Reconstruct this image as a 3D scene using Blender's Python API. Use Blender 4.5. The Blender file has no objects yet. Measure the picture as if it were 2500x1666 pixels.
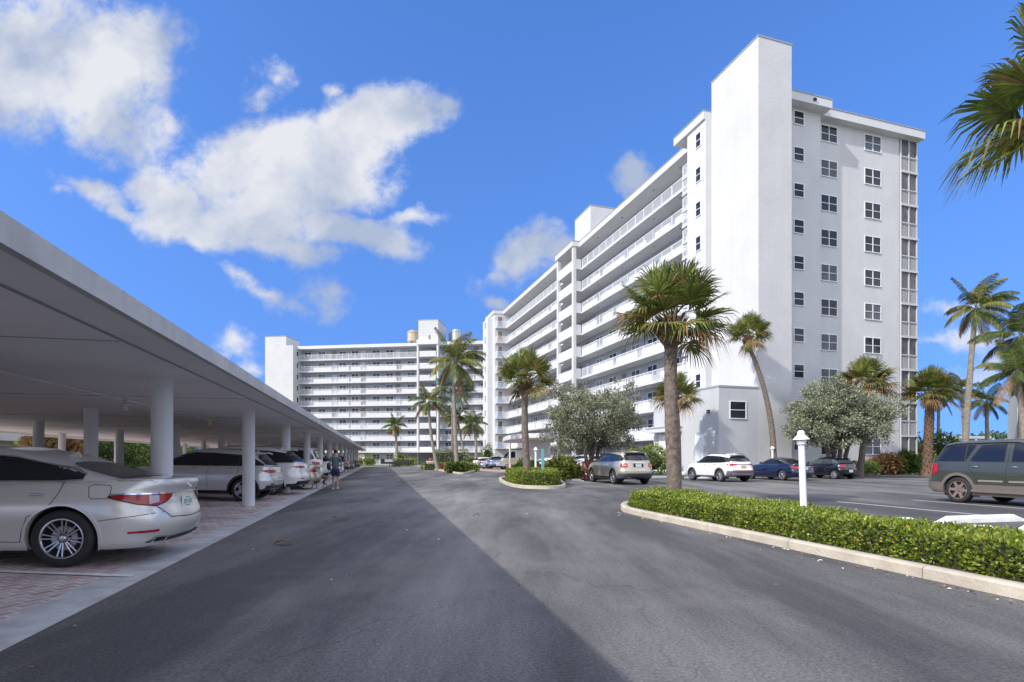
import bpy, bmesh, math, random
import numpy as np
from mathutils import Vector, Matrix
from mathutils.bvhtree import BVHTree
R = math.radians
S = bpy.context.scene
C = S.collection
EYE = 1.35
# ---------------------------------------------------------------- camera
cam = bpy.data.objects.new("camera", bpy.data.cameras.new("camera")); C.objects.link(cam)
cam.location = (0, 0, EYE); cam.rotation_euler = (R(90), 0, 0)
cam.data.sensor_width = 36; cam.data.lens = 19.44; cam.data.shift_y = 0.1152
cam.data.clip_start = .05; cam.data.clip_end = 9000
S.camera = cam
S.view_settings.view_transform = 'Standard'; S.view_settings.look = 'None'
S.view_settings.exposure = 0.88; S.view_settings.gamma = 1
S.cycles.max_bounces = 7; S.cycles.diffuse_bounces = 5; S.cycles.transparent_max_bounces = 6
# ---------------------------------------------------------------- sun (light travels to heading 53.5 deg, 35.2 deg high)
SUN_EL, SUN_AZ = 35.2, 233.5
sd = bpy.data.lights.new("sun", 'SUN'); so = bpy.data.objects.new("sun", sd); C.objects.link(so)
sd.energy = 2.2; sd.angle = R(.55); sd.color = (1, .955, .885)
d = Vector((math.sin(R(53.5))*math.cos(R(SUN_EL)), math.cos(R(53.5))*math.cos(R(SUN_EL)), -math.sin(R(SUN_EL))))
so.rotation_euler = d.to_track_quat('-Z', 'Y').to_euler(); so.location = (-40, -30, 50)
# ---------------------------------------------------------------- sky with clouds placed by direction
W = bpy.data.worlds.new("World"); S.world = W; W.use_nodes = True
nt = W.node_tree; N = nt.nodes; L = nt.links; N.clear()
def nd(t, **k):
    n = N.new(t)
    for a, b in k.items(): setattr(n, a, b)
    return n
def mth(op, a, b=None, clamp=False, c=None):
    n = nd('ShaderNodeMath', operation=op, use_clamp=clamp)
    for i, v in enumerate((a, b, c)):
        if v is None: continue
        if isinstance(v, (int, float)): n.inputs[i].default_value = v
        else: L.new(v, n.inputs[i])
    return n.outputs[0]
out = nd('ShaderNodeOutputWorld'); bg = nd('ShaderNodeBackground'); L.new(bg.outputs[0], out.inputs[0])
sky = nd('ShaderNodeTexSky', sky_type='NISHITA', sun_disc=False)
sky.sun_elevation = R(SUN_EL); sky.sun_rotation = R(SUN_AZ); sky.ozone_density = 2.2; sky.dust_density = .4; sky.air_density = 1.0
hs = nd('ShaderNodeHueSaturation'); L.new(sky.outputs[0], hs.inputs['Color']); hs.inputs['Saturation'].default_value = 1.27
hs.inputs['Hue'].default_value = .506
tc = nd('ShaderNodeTexCoord'); sx = nd('ShaderNodeSeparateXYZ'); L.new(tc.outputs['Generated'], sx.inputs[0])
lz = mth('MULTIPLY_ADD', mth('MAXIMUM', sx.outputs[2], 0), .48, c=.40); lv = nd('ShaderNodeCombineXYZ'); L.new(sx.outputs[0], lv.inputs[0]); L.new(sx.outputs[1], lv.inputs[1]); L.new(lz, lv.inputs[2])
nv = nd('ShaderNodeVectorMath', operation='NORMALIZE'); L.new(lv.outputs[0], nv.inputs[0]); L.new(nv.outputs[0], sky.inputs[0])
yy = mth('MAXIMUM', sx.outputs[1], .05)
gx = mth('DIVIDE', sx.outputs[0], yy); gz = mth('DIVIDE', sx.outputs[2], yy)
cv = nd('ShaderNodeCombineXYZ'); L.new(gx, cv.inputs[0]); L.new(gz, cv.inputs[1])
n1 = nd('ShaderNodeTexNoise'); n1.inputs['Scale'].default_value = 6.5; n1.inputs['Detail'].default_value = 9; n1.inputs['Roughness'].default_value = .66
L.new(cv.outputs[0], n1.inputs['Vector'])
n2 = nd('ShaderNodeTexNoise'); n2.inputs['Scale'].default_value = 4.5; n2.inputs['Detail'].default_value = 8
L.new(cv.outputs[0], n2.inputs['Vector'])
wv = nd('ShaderNodeVectorMath', operation='SUBTRACT'); L.new(n2.outputs['Color'], wv.inputs[0]); wv.inputs[1].default_value = (.5, .5, .5)
ws = nd('ShaderNodeVectorMath', operation='SCALE'); L.new(wv.outputs[0], ws.inputs[0]); ws.inputs['Scale'].default_value = .17
wa = nd('ShaderNodeVectorMath', operation='ADD'); L.new(cv.outputs[0], wa.inputs[0]); L.new(ws.outputs[0], wa.inputs[1])
# centre x, y, radius x, y (photo-sized units: 1350 per unit of slope), tilt, strength
BL = [(60,110,300,230,-20,1.1),(250,170,230,160,-35,1.05),(330,110,120,110,0,.8),(210,270,170,90,-20,1),(10,285,70,35,0,.55),(415,285,40,25,0,.5),
 (640,185,70,50,30,.52),(690,150,60,40,0,.5),(835,200,30,20,0,.45),
 (640,370,210,120,15,1.4),(760,400,210,120,10,1.4),(700,460,260,90,5,1.2),(880,290,140,85,25,1.1),(990,250,120,85,30,1.1),(1035,235,80,80,0,1.05),
 (440,470,130,65,-25,1.2),(470,560,170,65,-20,1.3),(620,540,180,85,-10,1.3),(820,550,180,65,-15,1.2),(700,610,150,50,-10,.9),(930,590,70,35,-20,.75),
 (210,450,100,35,-15,.85),(290,490,50,30,-30,.7),(140,460,45,22,0,.5),(990,530,70,18,-5,.5),(610,700,60,24,-40,.42),(650,735,70,20,-15,.4),(800,730,45,30,-30,.36),
 (1290,620,120,60,25,.95),(1370,610,90,50,0,.95),(1230,660,60,35,10,.7),(1556,415,60,46,0,.85),(1205,755,40,25,0,.6),(550,845,46,22,0,.36),(615,900,50,20,-20,.42),
 (2290,845,70,22,0,.5),(2400,850,110,40,0,.52),(2450,900,90,35,0,.5),(2330,770,90,12,0,.25),(1150,690,30,40,0,.3)]
fld = None
for (cx, cy, rx, ry, an, st) in BL:
    mp = nd('ShaderNodeMapping', vector_type='TEXTURE')
    mp.inputs['Location'].default_value = ((cx-1250)/1350, (1121-cy)/1350, 0)
    mp.inputs['Rotation'].default_value = (0, 0, R(an)); mp.inputs['Scale'].default_value = (rx*1.05/1350, ry*1.05/1350, 1)
    L.new(wa.outputs[0], mp.inputs['Vector'])
    ln = nd('ShaderNodeVectorMath', operation='LENGTH'); L.new(mp.outputs[0], ln.inputs[0])
    f = mth('MULTIPLY_ADD', ln.outputs['Value'], -st*1.15, c=st*1.15)
    if fld is None: fld = f
    else:
        mn = nd('ShaderNodeMath', operation='SMOOTH_MAX'); L.new(fld, mn.inputs[0]); L.new(f, mn.inputs[1]); mn.inputs[2].default_value = .12; fld = mn.outputs[0]
nn = mth('MULTIPLY_ADD', n1.outputs['Fac'], 3.0, c=-1.44)
dens = mth('ADD', fld, nn)
mr = nd('ShaderNodeMapRange', interpolation_type='SMOOTHSTEP'); L.new(dens, mr.inputs[0])
mr.inputs[1].default_value = -.08; mr.inputs[2].default_value = .78
fr = mth('GREATER_THAN', sx.outputs[1], .06)
cd = mth('MULTIPLY', mr.outputs[0], fr); cd = mth('MULTIPLY', cd, .95)
# shade of the cloud: greyer where it is thick and low in its own body
sh = nd('ShaderNodeTexNoise'); sh.inputs['Scale'].default_value = 4.0; sh.inputs['Detail'].default_value = 6
so2 = nd('ShaderNodeVectorMath', operation='ADD'); L.new(wa.outputs[0], so2.inputs[0]); so2.inputs[1].default_value = (.35, -.21, .4); L.new(so2.outputs[0], sh.inputs['Vector'])
cr = nd('ShaderNodeValToRGB'); L.new(sh.outputs['Fac'], cr.inputs[0])
cr.color_ramp.elements[0].position = .40; cr.color_ramp.elements[0].color = (1.6, 1.87, 2.45, 1)
cr.color_ramp.elements[1].position = .56; cr.color_ramp.elements[1].color = (3.05, 3.08, 3.2, 1)
tint = nd('ShaderNodeMix', data_type='RGBA', blend_type='MULTIPLY'); tint.inputs[0].default_value = 1
L.new(hs.outputs[0], tint.inputs[6]); tint.inputs[7].default_value = (1.07, .975, 1.08, 1)
mx = nd('ShaderNodeMix', data_type='RGBA'); L.new(cd, mx.inputs[0]); L.new(tint.outputs[2], mx.inputs[6]); L.new(cr.outputs[0], mx.inputs[7])
# broken bright cloud added out of view, overhead and behind, as neutral fill light
n3 = nd('ShaderNodeTexNoise'); n3.inputs['Scale'].default_value = 2.6; n3.inputs['Detail'].default_value = 7; L.new(tc.outputs['Generated'], n3.inputs['Vector'])
m3 = nd('ShaderNodeMapRange', interpolation_type='SMOOTHSTEP'); L.new(n3.outputs['Fac'], m3.inputs[0]); m3.inputs[1].default_value = .36; m3.inputs[2].default_value = .56
ek = nd('ShaderNodeMapRange'); L.new(gz, ek.inputs[0]); ek.inputs[1].default_value = 1.05; ek.inputs[2].default_value = 1.5
bk = mth('LESS_THAN', sx.outputs[1], .06); ew = mth('MAXIMUM', ek.outputs[0], bk); c3 = mth('MULTIPLY', ew, m3.outputs[0])
mx3 = nd('ShaderNodeMix', data_type='RGBA'); L.new(c3, mx3.inputs[0]); L.new(mx.outputs[2], mx3.inputs[6]); mx3.inputs[7].default_value = (5.1, 5.25, 5.7, 1)
L.new(mx3.outputs[2], bg.inputs[0]); bg.inputs[1].default_value = .15
# ---------------------------------------------------------------- frames of the place
class Frame:
    def __init__(s, deg, k=1.0): s.a = R(deg); s.k = k
    def w(s, x, y, z=0):
        x *= s.k; y *= s.k
        return Vector((x*math.cos(s.a)-y*math.sin(s.a), x*math.sin(s.a)+y*math.cos(s.a), z))
FE = Frame(13.41)            # carport, road and islands
RB = Frame(17.35, 1.06)      # right block
LB = Frame(-8.0)             # far block
def G(x, y, z=0):
    Y = (EYE-z)*1350/(y-1121); return Vector(((x-1250)/1350*Y, Y, z))
def at(x, Y, z=0): return Vector(((x-1250)/1350*Y, Y, z))
# ---------------------------------------------------------------- materials
MATS = {}
def mat(name, col, rough=.6, metal=0.0, spec=.5, coat=0.0, var=0.0, vscale=3.0, col2=None, bump=0.0, bscale=40.0, island=0.0, trans=0.0, emis=0.0, vdetail=6, streak=0.0):
    if name in MATS: return MATS[name]
    m = bpy.data.materials.new(name); m.use_nodes = True; MATS[name] = m
    t = m.node_tree; p = t.nodes['Principled BSDF']
    p.inputs['Base Color'].default_value = (*col, 1); p.inputs['Roughness'].default_value = rough
    p.inputs['Metallic'].default_value = metal; p.inputs['Specular IOR Level'].default_value = spec
    if coat: p.inputs['Coat Weight'].default_value = coat; p.inputs['Coat Roughness'].default_value = .03
    if emis: p.inputs['Emission Color'].default_value = (*col, 1); p.inputs['Emission Strength'].default_value = emis
    tc = t.nodes.new('ShaderNodeTexCoord')
    if var or col2:
        n = t.nodes.new('ShaderNodeTexNoise'); n.inputs['Scale'].default_value = vscale; n.inputs['Detail'].default_value = vdetail; n.inputs['Roughness'].default_value = .6
        t.links.new(tc.outputs['Object'], n.inputs['Vector'])
        r = t.nodes.new('ShaderNodeValToRGB'); t.links.new(n.outputs['Fac'], r.inputs[0])
        a = col2 or tuple(min(1, c*(1+var)) for c in col); b = tuple(c*(1-var) for c in col) if not col2 else col
        r.color_ramp.elements[0].position = .35; r.color_ramp.elements[1].position = .68
        r.color_ramp.elements[0].color = (*b, 1); r.color_ramp.elements[1].color = (*a, 1)
        src = r.outputs[0]
        if island:
            g = t.nodes.new('ShaderNodeNewGeometry'); hsv = t.nodes.new('ShaderNodeHueSaturation')
            mr = t.nodes.new('ShaderNodeMapRange'); mr.inputs[3].default_value = 1-island; mr.inputs[4].default_value = 1+island*1.3
            t.links.new(g.outputs['Random Per Island'], mr.inputs[0]); t.links.new(mr.outputs[0], hsv.inputs['Value'])
            mh = t.nodes.new('ShaderNodeMath'); mh.operation = 'MULTIPLY_ADD'; mh.inputs[1].default_value = -.045; mh.inputs[2].default_value = .52
            t.links.new(g.outputs['Random Per Island'], mh.inputs[0]); t.links.new(mh.outputs[0], hsv.inputs['Hue'])
            t.links.new(src, hsv.inputs['Color']); src = hsv.outputs[0]
        if streak:
            mp = t.nodes.new('ShaderNodeMapping'); mp.inputs['Scale'].default_value = (1, 1, .05); t.links.new(tc.outputs['Object'], mp.inputs[0])
            n5 = t.nodes.new('ShaderNodeTexNoise'); n5.inputs['Scale'].default_value = 2.2; n5.inputs['Detail'].default_value = 7; n5.inputs['Roughness'].default_value = .7; t.links.new(mp.outputs[0], n5.inputs['Vector'])
            m5 = t.nodes.new('ShaderNodeMapRange'); m5.inputs[1].default_value = .40; m5.inputs[2].default_value = .72; m5.inputs[3].default_value = 1; m5.inputs[4].default_value = 1-streak; t.links.new(n5.outputs['Fac'], m5.inputs[0])
            x5 = t.nodes.new('ShaderNodeMix'); x5.data_type = 'RGBA'; x5.blend_type = 'MULTIPLY'; x5.inputs[0].default_value = 1; t.links.new(src, x5.inputs[6]); t.links.new(m5.outputs[0], x5.inputs[7]); src = x5.outputs[2]
        t.links.new(src, p.inputs['Base Color'])
        if trans:
            tr = t.nodes.new('ShaderNodeBsdfTranslucent'); t.links.new(src, tr.inputs[0])
            ms = t.nodes.new('ShaderNodeMixShader'); ms.inputs[0].default_value = trans
            t.links.new(p.outputs[0], ms.inputs[1]); t.links.new(tr.outputs[0], ms.inputs[2])
            t.links.new(ms.outputs[0], t.nodes['Material Output'].inputs[0])
    if bump:
        n = t.nodes.new('ShaderNodeTexNoise'); n.inputs['Scale'].default_value = bscale; n.inputs['Detail'].default_value = 4
        t.links.new(tc.outputs['Object'], n.inputs['Vector'])
        b = t.nodes.new('ShaderNodeBump'); b.inputs['Strength'].default_value = bump; b.inputs['Distance'].default_value = .02
        t.links.new(n.outputs['Fac'], b.inputs['Height']); t.links.new(b.outputs[0], p.inputs['Normal'])
    return m
M_white = mat('white_stucco', (.56,.56,.56), .85, var=.05, streak=.045, vscale=.35, bump=1.0, bscale=5)
M_white2 = mat('white_smooth_paint', (.60,.605,.61), .7, streak=.04, var=.03, vscale=.8)
M_grey = mat('pale_grey_stucco', (.50,.51,.52), .85, streak=.05, var=.04, vscale=.4, bump=1.0, bscale=3.5)
M_walk = mat('walkway_wall_shaded', (.35,.37,.40), .8, var=.05, vscale=.5)  # bluish grey back walls of both blocks, recess shade put into the colour
M_cap = mat('grey_coping', (.3,.32,.36), .6)
M_soff = mat('carport_concrete', (.80,.80,.82), .85, var=.05, vscale=.5, bump=.3, bscale=6)
M_fasc = mat('carport_edge_paint', (.52,.52,.52), .8, streak=.2, var=.12, vscale=1.3, bump=.3, bscale=5)
M_col = mat('column_paint', (.68,.69,.72), .75, streak=.12, var=.04, vscale=2)
M_rail = mat('white_rail', (.82,.83,.85), .45)
M_glass = mat('window_glass', (.022,.028,.036), .08, spec=.35, var=.5, vscale=.25)
M_blind = mat('window_with_blind', (.22,.235,.235), .35, spec=.3, var=.12, vscale=2)
M_blind2 = mat('window_with_curtain', (.085,.095,.11), .25, spec=.3, var=.4, vscale=1.2)
M_screen = mat('dark_screen', (.05,.05,.06), .35, col2=(.13,.12,.12), vscale=1.6)
M_frame = mat('window_frame_paint', (.78,.80,.83), .5)
M_door = mat('grey_door', (.5,.52,.56), .6)
M_doorw = mat('brown_door', (.20,.17,.15), .6)
M_bluerefl = mat('blue_reflection', (.12,.32,.70), .6)
M_dark = mat('dark_void', (.015,.015,.018), .9)
M_black = mat('black_plastic', (.018,.018,.021), .5)
M_steel = mat('galvanised_steel', (.45,.45,.46), .4, metal=.7)
M_rubber = mat('tyre_rubber', (.022,.022,.025), .75, var=.2, vscale=20)
M_alloy = mat('alloy_rim', (.62,.62,.64), .25, metal=.85)
M_alloyd = mat('dark_alloy', (.05,.05,.06), .35, metal=.6)
M_chrome = mat('chrome', (.75,.76,.78), .12, metal=1)
M_cglass = mat('car_glass', (.012,.015,.02), .04, spec=.7)
M_cglass2 = mat('car_glass_light', (.05,.065,.075), .04, spec=.9)
M_red = mat('tail_lamp_red', (.36,.008,.014), .12, coat=.6)
M_clear = mat('lamp_clear', (.55,.45,.45), .1, coat=.6)
M_plate = mat('plate_white', (.72,.75,.76), .5)
M_pgreen = mat('plate_green', (.12,.30,.24), .5)
M_orange = mat('plate_orange', (.75,.25,.06), .5)
M_conc = mat('pale_kerb_concrete', (.52,.46,.37), .9, var=.16, vscale=2.2, bump=.5, bscale=22)
M_stop = mat('white_painted_concrete', (.80,.80,.78), .8, var=.08, vscale=5, bump=.3, bscale=20)
M_bark = mat('palm_bark', (.17,.135,.11), .95, var=.4, vscale=9, bump=1.2, bscale=26)
M_boot = mat('palm_boots', (.15,.095,.06), .95, var=.5, vscale=10, bump=1, bscale=18)
M_coco = mat('coconut_trunk', (.26,.23,.19), .95, var=.25, vscale=4, bump=.8, bscale=16)
M_wood = mat('tree_bark', (.10,.075,.06), .95, var=.35, vscale=9, bump=1, bscale=20)
M_fan = mat('fan_palm_green', (.115,.155,.03), .42, var=.45, vscale=3, island=.35, trans=.22)
M_fan2 = mat('fan_palm_olive', (.17,.185,.04), .5, var=.3, vscale=3, island=.35, trans=.2)
M_dry = mat('dry_frond_brown', (.27,.165,.07), .7, var=.4, vscale=4, island=.35, trans=.2)
M_cocog = mat('coconut_green', (.070,.105,.022), .42, var=.35, vscale=3, island=.3, trans=.22)
M_bis = mat('silver_palm_leaf', (.22,.29,.25), .5, var=.45, vscale=3, island=.2, trans=.15)
M_silver = mat('buttonwood_leaf', (.19,.215,.135), .55, col2=(.33,.355,.24), vscale=1.6, island=.4, trans=.15)
M_olive = mat('buttonwood_leaf_dark', (.15,.17,.10), .55, col2=(.29,.31,.20), vscale=1.6, island=.45, trans=.15)
M_silver2 = mat('buttonwood_leaf_brown', (.20,.13,.08), .6, var=.3, vscale=3, island=.4, trans=.15)
M_hedge = mat('hedge_leaf', (.135,.205,.022), .4, col2=(.24,.31,.038), vscale=2.2, island=.45, trans=.25)
M_hedgey = mat('hedge_leaf_yellow', (.5,.42,.05), .5, var=.2, vscale=4, island=.3, trans=.2)
M_hedged = mat('hedge_twig', (.22,.16,.11), .9, var=.3, vscale=8)
M_soil = mat('hedge_dark_soil', (.05,.035,.02), 1, var=.4, vscale=12)
M_redleaf = mat('red_leaf', (.28,.07,.04), .6, var=.4, vscale=5, island=.4, trans=.2)
M_green = mat('shrub_leaf', (.065,.12,.022), .5, col2=(.11,.17,.03), vscale=2, island=.4, trans=.2)
M_cone = mat('cone_orange', (.75,.14,.02), .5)
M_teal = mat('teal_post', (.13,.42,.42), .6)
# ---------------------------------------------------------------- mesh collecting
class MB:
    def __init__(s, o=(0,0,0)): s.v = []; s.f = []; s.m = []; s.o = o
    def add(s, vs, fs, mi=0):
        b = len(s.v); s.v += [tuple(v) for v in vs]; s.f += [tuple(i+b for i in f) for f in fs]; s.m += [mi]*len(fs); return s
    def box(s, x0, x1, y0, y1, z0, z1, mi=0):
        x0, x1 = min(x0,x1), max(x0,x1); y0, y1 = min(y0,y1), max(y0,y1); z0, z1 = min(z0,z1), max(z0,z1)
        return s.add([(x0,y0,z0),(x1,y0,z0),(x1,y1,z0),(x0,y1,z0),(x0,y0,z1),(x1,y0,z1),(x1,y1,z1),(x0,y1,z1)],
              [(0,3,2,1),(4,5,6,7),(0,1,5,4),(1,2,6,5),(2,3,7,6),(3,0,4,7)], mi)
    def prism(s, pts, z0, z1, mi=0):
        n = len(pts); vs = [(p[0],p[1],z0) for p in pts]+[(p[0],p[1],z1) for p in pts]
        fs = [tuple(range(n))[::-1], tuple(range(n,2*n))]+[(i,(i+1)%n,(i+1)%n+n,i+n) for i in range(n)]
        return s.add(vs, fs, mi)
    def tube(s, pts, rad, n=8, mi=0, caps=True):
        pts = [Vector(p) for p in pts]; k = len(pts)
        if isinstance(rad, (int,float)): rad = [rad]*k
        vs = []; ref = None
        for i, p in enumerate(pts):
            t = (pts[min(i+1,k-1)]-pts[max(i-1,0)]).normalized()
            if ref is None: ref = t.orthogonal().normalized()
            ref = (ref-t*ref.dot(t)).normalized(); b = t.cross(ref)
            vs += [p+(ref*math.cos(a)+b*math.sin(a))*rad[i] for a in (2*math.pi*j/n for j in range(n))]
        fs = [(i*n+j, i*n+(j+1)%n, (i+1)*n+(j+1)%n, (i+1)*n+j) for i in range(k-1) for j in range(n)]
        if caps: fs += [tuple(range(n))[::-1], tuple(range((k-1)*n, k*n))]
        return s.add(vs, fs, mi)
    def lathe(s, prof, c=(0,0,0), n=16, mi=0, axis='z'):
        vs = []
        for (r, h) in prof:
            for j in range(n):
                a = 2*math.pi*j/n; x, y = r*math.cos(a), r*math.sin(a)
                vs.append((c[0]+x, c[1]+y, c[2]+h) if axis == 'z' else ((c[0]+x, c[1]+h, c[2]+y) if axis == 'y' else (c[0]+h, c[1]+x, c[2]+y)))
        k = len(prof)
        fs = [(i*n+j, i*n+(j+1)%n, (i+1)*n+(j+1)%n, (i+1)*n+j) for i in range(k-1) for j in range(n)]
        if axis == 'y': fs = [f[::-1] for f in fs]
        return s.add(vs, fs, mi)
    def ball(s, c, r, n=12, k=7, mi=0):
        rx, ry, rz = (r, r, r) if isinstance(r, (int,float)) else r
        vs = []
        for i in range(k+1):
            ph = math.pi*i/k
            vs += [(c[0]+rx*math.sin(ph)*math.cos(2*math.pi*j/n), c[1]+ry*math.sin(ph)*math.sin(2*math.pi*j/n), c[2]-rz*math.cos(ph)) for j in range(n)]
        fs = [(i*n+j, i*n+(j+1)%n, (i+1)*n+(j+1)%n, (i+1)*n+j) for i in range(k) for j in range(n)]
        return s.add(vs, fs, mi)
    def mesh(s, name, mats, smooth=False, clean=False):
        me = bpy.data.meshes.new(name); ox, oy, oz = s.o
        me.from_pydata([(x-ox, y-oy, z-oz) for x, y, z in s.v], [], s.f)
        for m in (mats if isinstance(mats, (list,tuple)) else [mats]): me.materials.append(m)
        if any(s.m): me.polygons.foreach_set('material_index', s.m)
        if smooth:
            me.polygons.foreach_set('use_smooth', [True]*len(s.f))
            if smooth != 1: me.set_sharp_from_angle(angle=R(smooth))
        me.update(); return me
    def build(s, name, mats, parent=None, smooth=False, loc=None, rz=None):
        o = bpy.data.objects.new(name, s.mesh(name, mats, smooth)); C.objects.link(o)
        if parent: o.parent = parent
        if loc is not None: o.location = loc
        if rz is not None: o.rotation_euler.z = rz
        return o
def tag(o, label=None, cat=None, group=None, kind=None):
    if label: o['label'] = label
    if cat: o['category'] = cat
    if group: o['group'] = group
    if kind: o['kind'] = kind
    return o
def empty(name, loc, rz=0, label=None, cat=None, group=None):
    o = bpy.data.objects.new(name, None); C.objects.link(o); o.location = loc; o.rotation_euler.z = rz; o.empty_display_size = .3
    return tag(o, label, cat, group)
def put(name, me, parent=None, loc=None, rot=None, scale=None):
    o = bpy.data.objects.new(name, me); C.objects.link(o)
    if parent: o.parent = parent
    if loc is not None: o.location = loc
    if rot is not None: o.rotation_euler = rot
    if scale is not None: o.scale = scale
    return o
def copy_tree(o, parent=None):
    c = o.copy(); C.objects.link(c); c.parent = parent
    for ch in o.children: copy_tree(ch, c)
    return c
def railing_mb(mb, x0, y0, x1, y1, z, h, pitch=.14, post=1.8, bar=.02, mi=0, skip_top=False):
    """pickets, posts and top rail from (x0,y0) to (x1,y1) standing at z"""
    a = Vector((x0,y0,0)); b = Vector((x1,y1,0)); Ln = (b-a).length; t = (b-a)/Ln; n = Vector((-t.y,t.x,0))
    def bar_(s0, s1, z0, z1, w):
        p, q = a+t*s0, a+t*s1
        c = [p+n*w, p-n*w, q-n*w, q+n*w]
        mb.add([(v.x,v.y,z0) for v in c]+[(v.x,v.y,z1) for v in c], [(0,1,2,3),(7,6,5,4),(0,4,5,1),(1,5,6,2),(2,6,7,3),(3,7,4,0)], mi)
    bar_(0, Ln, z+h-.05, z+h, .03); bar_(0, Ln, z+.07, z+.105, .015)
    k = max(1, int(round(Ln/pitch)))
    for i in range(1, k): s0 = Ln*i/k; bar_(s0-bar/2, s0+bar/2, z+.105, z+h-.05, .01)
    k = max(1, int(round(Ln/post)))
    for i in range(k+1): s0 = min(max(Ln*i/k, .025), Ln-.025); bar_(s0-.025, s0+.025, z, z+h-.051, .024)
# ================================================================ THE GROUND
def sheet(name, pts, z, m, zf=None):
    mb = MB()
    mb.add([(p[0], p[1], (zf(p) if zf else z)) for p in pts], [tuple(range(len(pts)))])
    o = mb.build(name, m); o['kind'] = 'structure'; return o
def asphalt_mat():
    m = bpy.data.materials.new('asphalt'); m.use_nodes = True; t = m.node_tree; n = t.nodes; l = t.links
    p = n['Principled BSDF']; p.inputs['Roughness'].default_value = .82; p.inputs['Specular IOR Level'].default_value = .35
    tc = n.new('ShaderNodeTexCoord')
    def noise(sc, det, ro=.6, stretch=None, off=0):
        mp = n.new('ShaderNodeMapping'); l.new(tc.outputs['Object'], mp.inputs[0]); mp.inputs['Rotation'].default_value = (0,0,R(-13.4)); mp.inputs['Location'].default_value = (off, off*.7, 0)
        if stretch: mp.inputs['Scale'].default_value = stretch
        x = n.new('ShaderNodeTexNoise'); x.inputs['Scale'].default_value = sc; x.inputs['Detail'].default_value = det; x.inputs['Roughness'].default_value = ro
        l.new(mp.outputs[0], x.inputs['Vector']); return x.outputs['Fac']
    def ramp(f, a, b, c0, c1):
        r = n.new('ShaderNodeValToRGB'); l.new(f, r.inputs[0]); e = r.color_ramp.elements
        e[0].position = a; e[1].position = b; e[0].color = (*c0,1); e[1].color = (*c1,1); return r.outputs[0]
    def mix(fac, a, b, bt='MIX'):
        x = n.new('ShaderNodeMix'); x.data_type = 'RGBA'; x.blend_type = bt
        if isinstance(fac, float): x.inputs[0].default_value = fac
        else: l.new(fac, x.inputs[0])
        l.new(a, x.inputs[6]); l.new(b, x.inputs[7]); return x.outputs[2]
    base = ramp(noise(.13, 7, .62, (1,.6,1)), .36, .64, (.092,.091,.093), (.178,.173,.168))
    worn = ramp(noise(.55, 8, .68, (1,.16,1), 7), .40, .70, (.62,.625,.645), (1.75,1.72,1.68))
    a = mix(1.0, base, worn, 'MULTIPLY')
    spk = ramp(noise(38, 4, .85), .36, .68, (.55,.55,.56), (1.55,1.53,1.5))
    a = mix(1.0, a, spk, 'MULTIPLY')
    spk2 = ramp(noise(170, 2, .8), .66, .74, (1,1,1), (2.3,2.2,2.0))
    a = mix(.6, a, mix(1.0, a, spk2, 'MULTIPLY'))
    # pale dust patches and crack lines
    dust = n.new('ShaderNodeMapRange'); l.new(noise(.23, 9, .68, None, 31), dust.inputs[0]); dust.inputs[1].default_value = .55; dust.inputs[2].default_value = .74; dust.inputs[4].default_value = .6
    dc = n.new('ShaderNodeRGB'); dc.outputs[0].default_value = (.24,.22,.195,1)
    a = mix(dust.outputs[0], a, dc.outputs[0])
    v = n.new('ShaderNodeTexVoronoi'); v.feature = 'DISTANCE_TO_EDGE'; v.inputs['Scale'].default_value = .16
    mp = n.new('ShaderNodeMapping'); l.new(tc.outputs['Object'], mp.inputs[0]); mp.inputs['Scale'].default_value = (1,.6,1)
    dn = n.new('ShaderNodeTexNoise'); dn.inputs['Scale'].default_value = 1.4; dn.inputs['Detail'].default_value = 6; l.new(tc.outputs['Object'], dn.inputs['Vector'])
    ad = n.new('ShaderNodeVectorMath'); ad.operation = 'ADD'; l.new(mp.outputs[0], ad.inputs[0]); l.new(dn.outputs['Color'], ad.inputs[1]); l.new(ad.outputs[0], v.inputs['Vector'])
    ck = n.new('ShaderNodeMapRange'); l.new(v.outputs['Distance'], ck.inputs[0]); ck.inputs[1].default_value = 0; ck.inputs[2].default_value = .0035; ck.inputs[3].default_value = .28; ck.inputs[4].default_value = 0
    dk = n.new('ShaderNodeRGB'); dk.outputs[0].default_value = (.02,.02,.022,1)
    a = mix(ck.outputs[0], a, dk.outputs[0])
    l.new(a, p.inputs['Base Color'])
    b = n.new('ShaderNodeBump'); b.inputs['Strength'].default_value = .55; b.inputs['Distance'].default_value = .012
    l.new(noise(90, 3, .75), b.inputs['Height']); l.new(b.outputs[0], p.inputs['Normal'])
    return m
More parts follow.
